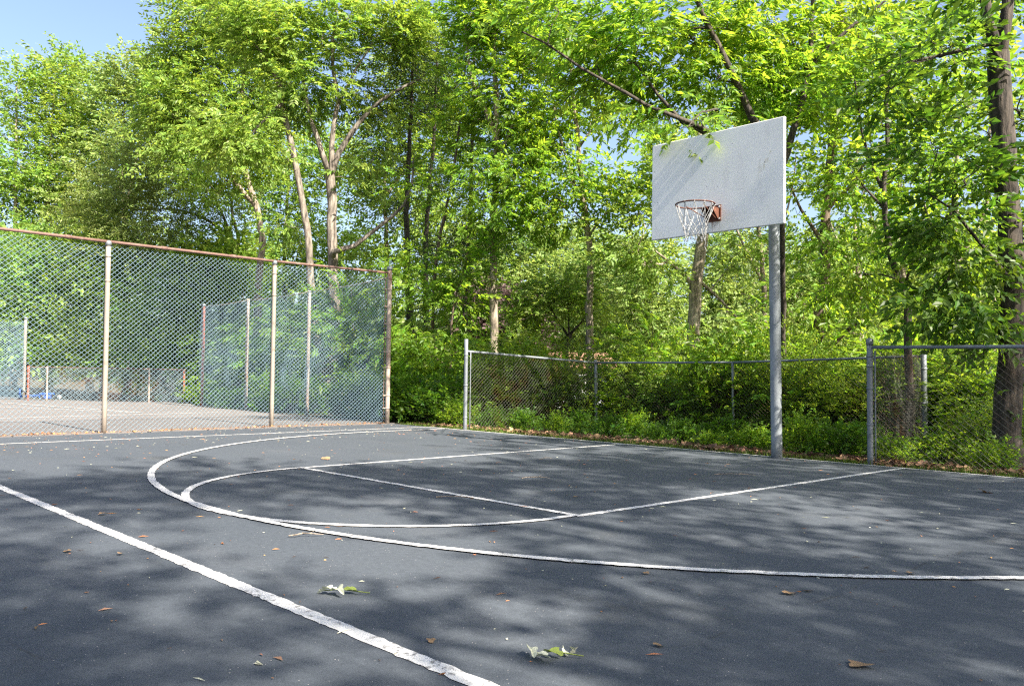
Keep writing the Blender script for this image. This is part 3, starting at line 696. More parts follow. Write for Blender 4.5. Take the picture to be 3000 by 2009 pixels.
for q, (a, b, c, d) in enumerate(((R1b + [0, .06, .03], R2b, R1r + [0, .06, -.03], R2t - [0, 0, .05]), (R2b, R3b, R2t - [0, 0, .05], R3t - [0, 0, .03]), (R3b, R5b, R3t - [0, 0, .03], R5t - [0, 0, .09]))):
    chain(a + [0, 0, .02], b + [0, 0, .02], c, d, M['wiregalv'], yard, .0021, seed=70 + q, bulge=.03)
kids(yard)
gate = empty('low_fence', (4, .25, 0)); tag(gate, 'waist-high grey chain-link fence running out of the right edge in front of the dark trunk', 'fence')
R4b = np.array([1.732, .283, -.03]); R4t = np.array([1.752, .21, 1.50]); R6b = np.array([9.0, .3, -.03]); R6t = ray_at_y(2341, 791, .14); sl_ = (R6t - (R4t - [0, 0, .07])) / (R6t[0] - R4t[0]); R7t = R4t - [0, 0, .07] + sl_ * (9 - R4t[0])
po = pipe('post', R4b - [0, 0, .15], R4t, .036, M['galv'], gate, 14, M['galv']); bands(po, R4b, R4t, .036, (.33, .62, .8, .88), M['galv'])
pipe('post', R6b - [0, 0, .15], R7t, .036, M['galv'], gate, 12)
pipe('rail', R4t - [-.04, 0, .075], R7t - [0, 0, .01], .022, M['galv'], gate, 10)
pipe('tension_bar', R4b + [.06, .01, .02], R4t + [.06, .01, -.12], .009, M['galv'], gate, 6)
chain(R4b + [.06, .02, .02], R6b + [0, .02, .02], R4t + [.06, .02, -.09], R7t - [0, -.02, .02], M['wiregalv'], gate, .0021, seed=80, bulge=.03)
chain(R4b + [0, .05, .02], R5b + [0, -.05, .02], R4t + [0, .05, -.12], R5t + [0, -.05, -.08], M['wiregalv'], gate, .0021, seed=81, bulge=.03)
kids(gate)

# ---------------------------------------------------------------- trees in the picture
G_LEFT = 'woodland trees beyond the tennis court'
r_ = rng(100)
# --- left woods, front lit, beyond the tennis court
tree('maple_tree', 'pale green tree at the far left edge, its narrow top against the sky',
     [stem([(30, 900), (33, 600), (36, 400), (38, 200)], 36, .16, .03, -.1)],
     blobs(r_, [(36, 230, 36, 45, 90, 40), (20, 400, 36, 90, 110, 90), (30, 580, 36, 110, 100, 70), (60, 760, 35, 110, 110, 50)]),
     'simple_far', 'maple', 'grey', 101, m=9, size=1.55, spread=.42, group=G_LEFT)
tree('maple_tree', 'tall pale green tree whose peak is the left of two spires against the sky',
     [stem([(112, 900), (110, 600), (108, 480), (118, 300), (126, 170)], 37, .17, .03, -.1), stem([(110, 490), (95, 420), (80, 330)], 37, .08, .02)],
     blobs(r_, [(127, 170, 37, 38, 62, 40), (120, 290, 37, 75, 90, 80), (110, 430, 37, 105, 110, 110), (120, 600, 36, 110, 110, 80)]),
     'simple_far', 'sunny', 'pale', 102, m=9, size=1.55, spread=.42, group=G_LEFT)
tree('maple_tree', 'tall pale green tree whose peak is the right of two spires against the sky',
     [stem([(205, 900), (200, 600), (190, 400), (185, 180)], 39, .17, .03, -.1)],
     blobs(r_, [(185, 175, 39, 34, 62, 40), (195, 280, 39, 70, 90, 80), (205, 420, 39, 95, 110, 100), (210, 600, 38, 105, 120, 80)]),
     'simple_far', 'maple', 'grey', 103, m=9, size=1.6, spread=.42, group=G_LEFT)
tree('broadleaf_tree', 'round-topped tree with pinkish new leaves behind the spired trees',
     [stem([(290, 900), (285, 600), (280, 400), (285, 230)], 37, .18, .03, -.1), stem([(285, 480), (310, 380), (330, 250)], 37, .09, .02)],
     blobs(r_, [(285, 215, 37, 65, 75, 80), (340, 190, 37, 60, 75, 60), (290, 360, 37, 105, 110, 120), (310, 560, 36, 110, 120, 90)]),
     'simple_far', 'far', 'grey', 104, m=9, size=1.5, spread=.4, group=G_LEFT)
tree('olive_tree', 'drooping tree with small olive-green leaves and pale lichened stems above the fence',
     [stem([(545, 900), (538, 640), (525, 540), (500, 470), (455, 400), (400, 330)], 30, .13, .02, -.1),
      stem([(538, 620), (545, 560), (530, 470), (545, 400)], 30, .09, .02), stem([(525, 545), (470, 500), (400, 480), (310, 480)], 30, .07, .02)],
     blobs(r_, [(300, 430, 29.5, 110, 80, 110), (380, 350, 30, 100, 80, 100), (230, 500, 29.5, 100, 60, 80), (450, 480, 30, 110, 80, 90), (330, 560, 29, 120, 60, 60)]),
     'tiny', 'olive', 'lichen', 105, m=10, size=2.1, spread=.36, droop=.45, group=G_LEFT)
tree('broadleaf_tree', 'broad sunlit tree with feathery leaf sprays filling the upper left',
     [stem([(583, 900), (592, 640), (600, 550), (585, 470), (562, 390), (552, 250), (560, 120), (540, -60)], 27, .17, .04, -.1),
      stem([(585, 470), (540, 420), (500, 330), (450, 220)], 27, .09, .02), stem([(555, 300), (500, 200), (440, 90), (430, 0)], 27, .08, .02), stem([(552, 260), (600, 150), (610, 40)], 27, .07, .02)],
     blobs(r_, [(420, 130, 27, 75, 90, 90), (500, 40, 27, 110, 110, 130), (400, 260, 27, 90, 90, 110), (520, 240, 27, 110, 100, 140), (470, 370, 26.5, 120, 80, 90), (590, 320, 27.5, 70, 110, 60), (600, 120, 27, 80, 100, 60)]),
     'pinnate_far', 'sunny', 'grey', 106, m=9, size=1.35, spread=.34, group=G_LEFT)
tree('walnut_tree', 'twin-trunked tree with rough pale bark behind the dented fence',
     [stem([(757, 942), (755, 905), (752, 870)], 22, .26, .21, -.05),
      stem([(752, 872), (762, 800), (765, 700), (760, 585), (757, 470), (756, 400)], 22, .165, .13),
      stem([(748, 880), (728, 800), (712, 660), (706, 560), (690, 450), (668, 340), (648, 250), (637, 150), (625, -60)], 22, .125, .05),
      stem([(756, 405), (738, 350), (712, 280), (695, 200), (690, 120)], 22, .09, .03), stem([(757, 400), (775, 350), (800, 310), (848, 250), (905, 210), (985, 165)], 22, .09, .025),
      stem([(757, 405), (762, 300), (772, 230), (760, 130), (770, 20)], 22, .09, .03), stem([(762, 576), (810, 560), (865, 520), (925, 468), (940, 420), (945, 360)], 21.6, .075, .02),
      stem([(640, 240), (590, 290), (540, 340), (500, 340)], 21.8, .05, .012), stem([(640, 200), (600, 120), (530, 60), (450, 20)], 21.8, .05, .012), stem([(772, 240), (830, 130), (880, 60)], 22, .05, .015)],
     blobs(r_, [(560, 60, 21.5, 90, 70, 46), (640, 90, 22, 70, 90, 40), (760, 70, 22, 90, 80, 50), (880, 60, 22, 90, 60, 36), (700, 200, 22, 90, 60, 36), (540, 320, 21.3, 80, 70, 44), (690, 250, 22.6, 80, 40, 16), (850, 240, 22.6, 80, 60, 20), (930, 90, 22, 60, 80, 22), (820, 400, 22.6, 60, 60, 16), (650, 520, 22.8, 40, 50, 8)]),
     'pinnate', 'sunny', 'pale', 107, m=10, size=1.15, spread=.28, group=G_LEFT, tip=.007)
tree('broadleaf_tree', 'leafy tree filling the gap behind the twin trunks',
     [stem([(655, 900), (650, 600), (660, 400), (655, 250)], 33, .14, .03, -.1)],
     blobs(r_, [(640, 420, 33, 110, 110, 110), (690, 560, 33, 110, 110, 100), (600, 620, 32, 110, 90, 80), (720, 350, 33, 90, 90, 70), (650, 760, 31, 120, 90, 70), (800, 620, 33, 80, 110, 60)]),
     'simple_far', 'maple', 'grey', 108, m=8, size=1.5, spread=.4, group=G_LEFT)
for i, (x, y, d, w, h, lab) in enumerate([(60, 640, 30, 120, 110, 'low leafy tree behind the far left fence, left of the first pale post'),
                                          (230, 660, 29.5, 110, 120, 'low leafy tree seen through the mesh right behind the first pale post'),
                                          (390, 700, 29, 100, 130, 'low leafy tree behind the low red-posted fence, left of the side fence'),
                                          (500, 650, 28.5, 100, 120, 'shaded low tree behind the middle of the tall fence, under the olive tree')]):
    tree('understorey_tree', lab, [stem([(x, 900), (x + 10, 760), (x - 5, 640)], d, .08, .02, -.1), stem([(x + 8, 800), (x + 50, 700), (x + 70, 600)], d, .05, .015)],
         blobs(r_, [(x, y, d, w, h, 110), (x - 30, y + 130, d, w, 70, 50), (x + 30, y - 60, d, w * .8, 70, 50)]),
         'broad' if i % 2 else 'simple_far', 'sunny' if i % 2 else 'maple', 'brown', 120 + i, m=11, size=1.45, spread=.36, group='understorey trees along the tennis court')
# --- dark evergreens and saplings between the corner post and the low fence
def conifer(label, xs, d, r0, blobsp, seed, leaf='needle', m=7):
    rr = rng(seed); st = stem(xs, d, r0, .03, -.15); C = blobs(rr, blobsp); path = smooth_path(st[0], .3); lo = []
    for q in path:                      # bare dead side branches on the lower stem
        if 1.6 < q[2] < 6.5 and rr.uniform() < .75:
            a = rr.uniform(0, 6.28); L = rr.uniform(.5, 1.5); lo.append(q + [L * math.cos(a), L * math.sin(a), rr.uniform(-.25, .15)])
    t = tree('hemlock_tree', label, [st], np.concatenate([C, np.array(lo)]), 'needle', leaf, 'dark', seed, m=m, size=1.2, spread=.34, droop=.5, group='dark evergreens left of the low fence', low=1.4, arch=.03, tip=.005)
    return t
conifer('dark evergreen with a thick brown trunk, nearest the rusty corner post', [(950, 900), (937, 700), (929, 548), (932, 400), (940, 250), (945, 80)], 23.5, .15,
        [(945, 130, 23.5, 60, 60, 60), (930, 230, 23.5, 80, 60, 60), (880, 330, 23.5, 60, 50, 30), (950, 560, 23, 60, 40, 14), (900, 470, 23.5, 60, 40, 16)], 201)
conifer('dark evergreen with a straight trunk, second from the rusty corner post', [(975, 905), (975, 706), (974, 548), (981, 435), (991, 324), (1000, 100)], 24.5, .13,
        [(1000, 140, 24.5, 70, 60, 60), (990, 240, 24.5, 70, 60, 50), (1020, 400, 24.5, 60, 50, 26), (1000, 560, 24, 60, 40, 12)], 202)
conifer('slim evergreen standing right behind the top of the first low fence post', [(1060, 880), (1060, 771), (1070, 615), (1074, 512), (1077, 436), (1080, 300), (1085, 120)], 22.5, .12,
        [(1085, 160, 22.5, 60, 60, 40), (1075, 260, 22.5, 60, 50, 34), (1060, 540, 22, 70, 40, 26), (1120, 520, 22, 60, 40, 22.5), (1090, 400, 22.5, 60, 50, 26)], 203)
tree('young_tree', 'thin brown sapling leaning right among the dark evergreens',
     [stem([(985, 905), (989, 794), (993, 660), (1001, 561), (1018, 490), (1040, 369), (1060, 200), (1075, 40)], 21, .065, .015, -.12), stem([(1001, 561), (1025, 480), (1080, 430)], 21, .03, .01)],
     blobs(r_, [(1040, 250, 21, 80, 90, 50), (1075, 80, 21, 80, 90, 60), (940, 620, 20.5, 80, 90, 40), (1020, 700, 20.5, 90, 90, 50), (960, 790, 20, 90, 70, 50), (1000, 420, 21, 90, 80, 40), (1110, 330, 21, 60, 90, 40)], 0.5),
     'pinnate', 'ash', 'brown', 205, m=7, size=1.05, spread=.3)
tree('young_tree', 'slender bent sapling beside the first low fence post',
     [stem([(1028, 905), (1032, 740), (1046, 665), (1062, 615), (1068, 548), (1066, 450)], 20, .045, .012, -.12)],
     blobs(r_, [(1050, 640, 20, 70, 70, 36), (1110, 590, 20, 60, 50, 20), (1010, 820, 19, 60, 60, 40)], 0.5),
     'simple', 'ash', 'brown', 206, m=9, size=1.05, spread=.3)
tree('broadleaf_tree', 'sunlit tree crown rising behind the dark evergreens',
     [stem([(890, 900), (885, 600), (880, 400), (900, 200)], 29, .14, .03, -.2), stem([(883, 450), (940, 350), (960, 250)], 29, .07, .02)],
     blobs(r_, [(870, 400, 29, 90, 100, 70), (900, 560, 28, 90, 100, 44), (940, 330, 29, 90, 90, 70), (850, 680, 28, 80, 90, 30), (960, 180, 29, 90, 90, 60), (1010, 300, 29, 80, 100, 60), (970, 480, 28, 80, 70, 50)]),
     'simple_far', 'sunny', 'grey', 207, m=8, size=1.4, spread=.38)
tree('broadleaf_tree', 'tall tree whose crown tops the picture between the evergreens and the vine-clad trunk',
     [stem([(1130, 900), (1128, 600), (1135, 350), (1130, 100), (1120, -150)], 20, .13, .04, -.2), stem([(1130, 380), (1180, 260), (1200, 120)], 20, .06, .02), stem([(1132, 300), (1080, 180), (1060, 40)], 20, .06, .02)],
     blobs(r_, [(1130, 60, 20, 100, 90, 90), (1200, 130, 20, 80, 90, 70), (1080, 30, 20, 70, 80, 50), (1150, 230, 20, 90, 80, 80), (1210, 300, 20, 70, 70, 50), (1160, 380, 19.5, 80, 80, 60), (1200, -40, 20, 120, 90, 70), (1140, 500, 19.5, 70, 60, 40)], 0.6),
     'pinnate', 'ash', 'grey', 208, m=7, size=1.15, spread=.32)
# --- tree with vine-clad trunk right of centre
def vine(xy, d, n, rad, kind='broad', size=.7):
    def f(r, foot, P, sp):
        pts = smooth_path([at(x, y, d) for x, y in xy], .05); ix = r.integers(0, len(pts), n)
        a = r.uniform(0, 6.28, n); rr = rad * r.uniform(.4, 1.6, n); Q = pts[ix] - foot + np.c_[rr * np.cos(a), rr * np.sin(a), r.normal(0, .05, n)]
        return scatter(kind, Q, np.c_[np.cos(a), np.sin(a), -.6 + 0 * a], r.normal(0, .3, (n, 3)) + [0, 0, 1], size * r.uniform(.7, 1.2, n))
    return f
tree('vine_clad_tree', 'straight slim tree with a vine-covered trunk rising behind the low fence',
     [stem([(1350, 905), (1350, 820), (1347, 700), (1350, 600), (1340, 500), (1327, 400), (1318, 300), (1308, 180), (1290, 40)], 19.5, .115, .035, -.25),
      stem([(1335, 470), (1300, 380), (1270, 260), (1265, 150)], 19.5, .04, .012), stem([(1322, 340), (1370, 270), (1420, 230)], 19.5, .035, .012), stem([(1345, 540), (1400, 470), (1440, 440)], 19.5, .03, .01)],
     blobs(r_, [(1300, 130, 19.5, 110, 70, 60), (1290, 250, 19.5, 90, 60, 50), (1390, 250, 19.5, 80, 50, 40), (1250, 340, 19.5, 70, 60, 40), (1400, 420, 19.3, 70, 40, 26), (1290, 420, 19.3, 80, 50, 40), (1210, 440, 19.3, 80, 50, 50), (1280, 500, 19.3, 80, 30, 26)], 0.75),
     'simple', 'ash', 'grey', 210, m=7, size=1.0, spread=.26, extra=vine([(1350, 720), (1348, 600), (1338, 480), (1326, 380)], 19.5, 330, .28))
tree('small_tree', 'small umbrella-shaped tree with dark forked stem in front of the pale house',
     [stem([(1296, 905), (1295, 800), (1302, 765)], 21, .07, .055, -.2), stem([(1302, 765), (1330, 735), (1350, 700)], 21, .04, .012), stem([(1300, 770), (1270, 720), (1245, 680)], 21, .035, .012), stem([(1301, 768), (1300, 700), (1305, 650)], 21, .035, .012)],
     blobs(r_, [(1250, 690, 21, 70, 28, 44), (1320, 680, 21, 70, 30, 44), (1290, 650, 21, 70, 28, 36), (1220, 730, 21, 50, 25, 24), (1350, 730, 21, 45, 22, 16)], 0.5),
     'pinnate', 'sunny', 'dark', 211, m=8, size=1.0, spread=.24)
# --- trees behind the backboard
tree('ash_tree', 'large ash whose dark limbs arch over the backboard into the top of the picture',
     [stem([(1790, 905, 15.6), (1789, 800, 15.3), (1788, 700, 15), (1787, 560, 14.5), (1782, 420, 13.9), (1772, 335, 13.5)], 13.5, .055, .06, -.25),
      stem([(1775, 350), (1720, 270, 13.4), (1680, 190, 13.3), (1648, 110, 13.2), (1600, 20, 13.1), (1570, -60, 13)], 13.4, .075, .035),
      stem([(1770, 400), (1690, 340, 13.2), (1600, 292, 13), (1520, 258, 12.8), (1430, 215, 12.6), (1330, 155, 12.4), (1250, 100, 12.2), (1195, 75, 12)], 13.2, .055, .014),
      stem([(1640, 250, 12.9), (1605, 258, 11.6), (1572, 288, 10.4)], 12, .02, .008), stem([(1640, 315, 13.1), (1560, 280, 13), (1500, 215, 13), (1450, 140, 13)], 13, .05, .015), stem([(1780, 400), (1830, 250, 13.6), (1850, 120, 13.8), (1860, -40, 14)], 13.6, .07, .03), stem([(1850, 150, 13.8), (1950, 60, 13.6), (2050, -20, 13.5)], 13.7, .04, .015)],
     blobs(r_, [(1300, 50, 12.8, 110, 60, 60), (1440, 50, 13.2, 110, 70, 70), (1570, 50, 13.8, 110, 70, 80), (1390, 150, 13.2, 110, 50, 56), (1520, 180, 13.6, 80, 50, 44), (1690, 80, 14.0, 100, 80, 70), (1640, 190, 13.6, 70, 45, 40), (1800, 80, 14.2, 110, 80, 80), (1750, 190, 14.0, 90, 60, 60), (1500, 285, 12.9, 50, 22, 20), (1850, 190, 14.2, 90, 70, 60), (1960, 60, 14.2, 100, 70, 60), (1548, 292, 10.4, 10, 5, 2.5), (1590, 286, 10.45, 14, 5, 2.5), (1632, 276, 10.6, 10, 5, 2.5)], 0.40),
     'pinnate', 'ash', 'dark', 220, m=7, size=1.12, spread=.27, droop=.4)
# leafy tip of the ash hanging over the top edge of the board
tree('pale_trunk_tree', 'pale sunlit trunk directly below the net, forking left',
     [stem([(1584, 905), (1586, 760), (1590, 660), (1600, 590), (1608, 530), (1612, 420), (1600, 300)], 19, .17, .12, -.3), stem([(1586, 655), (1565, 628), (1530, 600), (1495, 572)], 19, .06, .02),
      stem([(1596, 640), (1650, 690, 19.3), (1710, 750, 19.5)], 19, .05, .015), stem([(1610, 460), (1560, 380), (1540, 300)], 19, .07, .02), stem([(1610, 440), (1660, 350), (1690, 250)], 19, .07, .02)],
     blobs(r_, [(1510, 430, 19, 70, 70, 50), (1450, 480, 19, 60, 50, 30), (1560, 330, 19, 80, 70, 50), (1680, 300, 19, 90, 80, 50), (1480, 600, 18.8, 70, 40, 26), (1700, 560, 19.2, 70, 50, 26), (1440, 570, 18.8, 70, 40, 30)], 0.7),
     'simple', 'sunny', 'tan', 221, m=6, size=1.05, spread=.28)  # sunlit look of this trunk is painted in by its lighter bark
tree('broadleaf_tree', 'leaning trunk with sun flecks in the gap right of the grey pole',
     [stem([(1866, 905), (1868, 790), (1880, 680), (1885, 560), (1893, 440), (1905, 300), (1915, 150), (1920, -60)], 17, .15, .06, -.2), stem([(1890, 480), (1940, 430), (1990, 350)], 17, .05, .015), stem([(1884, 560), (1830, 480), (1800, 400)], 17, .05, .015), stem([(1868, 830), (1930, 760), (2010, 700), (2070, 650)], 17.4, .06, .02)],
     blobs(r_, [(1850, 430, 17, 70, 80, 40), (1960, 380, 17, 80, 80, 50), (1900, 260, 17, 90, 80, 60), (1870, 560, 17, 70, 60, 30), (1980, 520, 17, 70, 80, 40), (1940, 660, 16.8, 80, 60, 40), (1830, 700, 16.6, 60, 50, 34), (1960, 140, 17, 90, 90, 60)], 0.5),
     'simple', 'ash', 'brown', 222, m=6, size=1.05, spread=.3)
tree('young_tree', 'thin S-curved dark tree behind the right-hand low fence',
     [stem([(2084, 1010), (2080, 900), (2076, 800), (2072, 700), (2058, 640), (2036, 585), (2024, 500), (2022, 420), (2028, 300), (2030, 180)], 12.6, .075, .025, -.12),
      stem([(2023, 445), (1985, 350), (1965, 250), (1950, 150)], 12.6, .035, .012), stem([(2024, 480), (1975, 430), (1940, 380)], 12.6, .025, .01), stem([(2064, 660), (2085, 600), (2090, 560), (2120, 530)], 12.6, .025, .01)],
     blobs(r_, [(2030, 130, 12.6, 100, 80, 50), (1950, 220, 12.6, 80, 60, 36), (2060, 300, 12.6, 70, 70, 36), (1940, 400, 12.6, 60, 50, 24), (2020, 560, 12.4, 80, 40, 20), (2130, 520, 12.4, 60, 50, 24), (1960, 640, 12.4, 60, 40, 20), (2090, 420, 12.6, 60, 60, 26)], 0.55),
     'simple', 'ash', 'dark', 223, m=6, size=.95, spread=.24)
tree('dark_tree', 'thick dark trunk with ivy at the right edge behind the fence',
     [stem([(2302, 1075), (2306, 900), (2312, 740), (2312, 600), (2300, 420), (2290, 250), (2283, 120)], 9.8, .155, .125, -.1),
      stem([(2283, 125), (2262, 60), (2245, -40), (2230, -160)], 9.8, .075, .045), stem([(2284, 125), (2305, 30), (2315, -120)], 9.8, .09, .05), stem([(2284, 140), (2262, 104), (2180, 122), (2060, 148), (1990, 190)], 9.6, .035, .010),
      stem([(2308, 640), (2240, 560), (2180, 480), (2120, 440)], 9.6, .03, .008), stem([(2310, 780), (2240, 700), (2160, 640)], 9.6, .025, .008)],
     blobs(r_, [(2205, 400, 9.7, 45, 60, 26), (2160, 520, 9.6, 60, 60, 34), (2215, 600, 9.6, 40, 60, 26), (2170, 690, 9.5, 60, 50, 30), (2225, 760, 9.7, 35, 40, 14), (2140, 110, 9.6, 110, 45, 34), (2230, 10, 10.2, 90, 40, 26), (2040, 200, 9.5, 70, 40, 20), (2345, 500, 10.4, 30, 120, 30), (2350, 220, 10.3, 40, 100, 24), (2120, 330, 9.6, 60, 50, 24), (2260, 330, 10.6, 60, 60, 18)], 0.55),
     'simple', 'deep', 'dark', 224, m=6, size=.95, spread=.20, droop=.35, extra=vine([(2300, 1060), (2306, 900), (2312, 700), (2300, 420)], 9.75, 110, .2, 'broad', .6))
for i, (x, d, lab, L) in enumerate([(2190, 16, 'bright leafy tree between the S-curved tree and the dark trunk', 'ash'), (2260, 22, 'sunlit pale tree far behind the dark trunk at right', 'far'),
                                    (2060, 22, 'sunlit pale tree far behind the S-curved tree', 'far'), (1740, 24, 'sunlit pale tree seen under the right half of the backboard', 'far'),
                                    (1960, 26, 'tall pale tree behind the leaning trunk with sun flecks', 'sunny')]):
    tree('broadleaf_tree', lab, [stem([(x, 905), (x + 8, 700), (x - 6, 500), (x + 5, 250)], d, .12, .03, -.3), stem([(x + 2, 600), (x + 60, 480), (x + 80, 350)], d, .05, .015), stem([(x, 640), (x - 50, 540), (x - 90, 430)], d, .05, .015)],
         blobs(r_, [(x, 720, d, 100, 70, 60), (x + 30, 560, d, 100, 80, 60), (x - 20, 400, d, 110, 90, 70), (x + 20, 230, d, 120, 90, 70), (x, 60, d, 110, 100, 50)], .45),
         'simple_far', L, 'grey', 240 + i, m=6, size=1.25, spread=.36, group='trees behind the hoop')
# --- far trees across the yards behind, light green in full sun
FARL = ['round pale tree far behind, left of the vine-clad trunk', 'pale tree far behind, just right of the vine-clad trunk', 'pale tree far behind, left of the trunk below the net',
        'pale tree far behind, right of the trunk below the net', 'pale tree far behind the grey hoop pole', 'pale tree far behind, left of the slim evergreen', 'pale tree far behind, right of the hoop pole',
        'pale tree far behind, left of the S-curved tree', 'pale tree far behind, right of the S-curved tree', 'pale tree far behind, beside the dark trunk at right', 'pale tree far behind the umbrella-shaped tree']
def far_proto(seed, L):
    r = rng(seed); return tree('distant_tree', FARL[0], [(np.array([[0, 0, 0], [.1, 0, 3], [0, .1, 6], [.1, .1, 10.]]), .2, .05), (np.array([[.05, 0, 4], [1.2, .6, 6], [2, 1, 8.]]), .1, .03), (np.array([[.05, 0, 4], [-1.4, -.5, 6], [-2, -1.2, 7.5]]), .1, .03)],
         np.concatenate([blob_points(r, (0, 0, 4.5), 3.6, 2.6, 120), blob_points(r, (.4, .2, 7.5), 3.0, 2.4, 110), blob_points(r, (0, 0, 10), 2.0, 1.8, 60)]), 'simple_far', L, 'grey', seed, m=12, size=2.2, spread=.6, low=1.5)
protos = [far_proto(260, 'far'), far_proto(261, 'far')]
used = [False, False]
for i, (x, d, s) in enumerate([(1180, 52, 1.1), (1400, 50, .95), (1490, 44, .8), (1660, 46, .85), (1790, 50, .9), (1060, 56, 1.1), (1880, 46, .85), (1990, 50, .95), (2120, 46, .9), (2280, 44, .9), (1290, 62, 1.15)]):
    k = i % 2; o = protos[k] if not used[k] else copy_tree(protos[k]); used[k] = True
    b = base(x, d, 0); b[2] = float(gheight(b[0], b[1])) - .1; o.location = b.tolist(); o.rotation_euler = (0, 0, i * 1.9); o.scale = (s, s, s * (.9 + .05 * (i % 4)))
    tag(o, FARL[i], 'tree', 'far trees behind the yards')
# --- the wood that closes the view beyond everything
def far_wood():
    r = rng(300); N = 9000; x = r.uniform(-500, 2900, N); d = r.uniform(66, 90, N); P = np.zeros((N, 3))
    for i in range(N): P[i] = base(x[i], d[i], 0)
    prof = 7.5 + 2.5 * np.sin(x / 90) + 1.5 * np.sin(x / 37 + 1) ; P[:, 2] = gheight(P[:, 0], P[:, 1]) + prof * r.uniform(0, 1, N) ** .7
    out = r.normal(0, 1, (N, 3)); out[:, :2] -= FW[:2] * .8
    V, T = scatter('simple_far', P, out, r.normal(0, .5, (N, 3)) + [0, 0, 1], r.uniform(4, 7, N))
    tag(link('distant_woods', mesh_np('distant_woods', V, T, LM['far'])), 'far-off belt of light green woodland closing the view behind all trees', 'woodland', kind='stuff')
far_wood()
plum_r = rng(310)
tree('plum_tree', 'purple-brown leaved tree seen behind the first low fence post', [stem([(1150, 905), (1150, 800), (1152, 740)], 30, .12, .04, -.3)],
     blobs(plum_r, [(1140, 740, 30, 75, 55, 90), (1190, 770, 30, 50, 40, 50), (1120, 690, 30, 40, 30, 30)]), 'simple_far', 'plum', 'dark', 311, m=11, size=1.2, spread=.35)
# pale house with an orange-brown roof glimpsed over the low fence
hc = base(1292, 40, 0); hc[2] = float(gheight(hc[0], hc[1])); house = empty('house', hc, YAW + .25); house.scale = (.8, .8, .8); tag(house, 'pale house with orange-brown roof glimpsed behind the umbrella-shaped tree', 'house')
def hpart(name, mb, mat, parent=house): o = mb.build(name, mat, None); o.parent = parent; return o
mb = MB(); mb.box((0, 0, 1.05), (5, 4, 2.7)); wall = hpart('wall', mb, M['wallpaint'])
mb = MB(); mb.add([(-2.8, -2.4, 2.30), (2.8, -2.4, 2.30), (2.8, 0, 3.25), (-2.8, 0, 3.25), (2.8, 2.4, 2.30), (-2.8, 2.4, 2.30), (-2.8, -2.4, 2.42), (2.8, -2.4, 2.42), (2.8, 0, 3.37), (-2.8, 0, 3.37), (2.8, 2.4, 2.42), (-2.8, 2.4, 2.42)],
                  [(0, 1, 2, 3), (3, 2, 4, 5), (6, 9, 8, 7), (9, 11, 10, 8), (0, 6, 7, 1), (5, 4, 10, 11), (0, 3, 9, 6), (3, 5, 11, 9), (1, 7, 8, 2), (2, 8, 10, 4)]); hpart('roof', mb, M['roof'])
for x in (-1.5, .2, 1.7):
    mb = MB(); mb.box((x, -2.02, 1.5), (.9, .06, 1.0)); w_ = hpart('window', mb, M['whiteplastic']); mb = MB(); mb.box((x, -2.06, 1.5), (.76, .03, .86)); hpart('pane', mb, M['glass'], w_)

# ---------------------------------------------------------------- trees outside the frame that throw the dappled shade
def shade_proto(seed):
    r = rng(seed); C = np.concatenate([blob_points(r, (0, 0, 7.5), 3.7, 2.1, 19), blob_points(r, (.8, .5, 10), 3.3, 1.9, 18), blob_points(r, (-.5, -.3, 12.2), 2.3, 1.2, 9)])
    return tree('shade_tree', 'tall leafy tree beside the court, outside the picture', [(np.array([[0, 0, 0], [.1, .05, 3], [-.1, .1, 6], [.1, 0, 9.], [0, 0, 12.5]]), .2, .04), (np.array([[0, .1, 5], [1.3, .9, 7], [2.3, 1.3, 9.]]), .09, .03), (np.array([[0, .1, 5.5], [-1.4, -.9, 7.5], [-2.2, -1.2, 9.]]), .09, .03)],
         C, 'simple_far', 'ash', 'brown', seed, m=38, size=1.3, spread=.34, low=3)
sh = [shade_proto(320), shade_proto(321)]; su = [False, False]
SHADE = [(13.6, -19.5, 1.0), (14.4, -14.6, 1.06), (13.8, -10.2, 1.02), (14.6, -6.0, 1.08), (13.8, -2.0, 1.04), (15.2, 2.0, 1.05)]
for i, (x, y, s) in enumerate(SHADE):
    k = i % 2; o = sh[k] if not su[k] else copy_tree(sh[k]); su[k] = True
    o.location = (x, y, -.05); o.rotation_euler = (0, 0, i * 2.3); o.scale = (s, s, s); tag(o, None, 'tree', 'trees outside the frame shading the court')

# ---------------------------------------------------------------- shrubs behind the low fences
def shrub_proto(seed, leaf, kind, h, w, m, size, ncl=110):
    r = rng(seed); st = []
    for i in range(7):
        a = r.uniform(0, 6.28); q = r.uniform(.2, .8) * w; st.append((np.array([[0, 0, 0], [q * .35 * math.cos(a), q * .35 * math.sin(a), h * .45], [q * math.cos(a), q * math.sin(a), h * r.uniform(.6, 1.0)]]), .016, .005))
    C = np.concatenate([blob_points(r, (0, 0, h * .55), w, h * .5, ncl, .6)]); C[:, 2] = np.maximum(C[:, 2], .06)
    return tree('shrub', 'x', st, C, kind, leaf, 'dark', seed, m=m, size=size, spread=.19, droop=.1, cat='shrub', low=0, tip=.003)
SP = [shrub_proto(400, 'shrub', 'tiny', 1.7, 1.0, 9, 1.5), shrub_proto(401, 'shrub', 'simple', 1.5, .95, 5, .62, 120), shrub_proto(402, 'ash', 'broad', 1.0, .7, 6, .8, 80), shrub_proto(403, 'deep', 'broad', .75, .6, 7, .8, 60), shrub_proto(404, 'ash', 'pinnate', 1.9, 1.05, 6, .85, 90)]
SU = [False] * 5
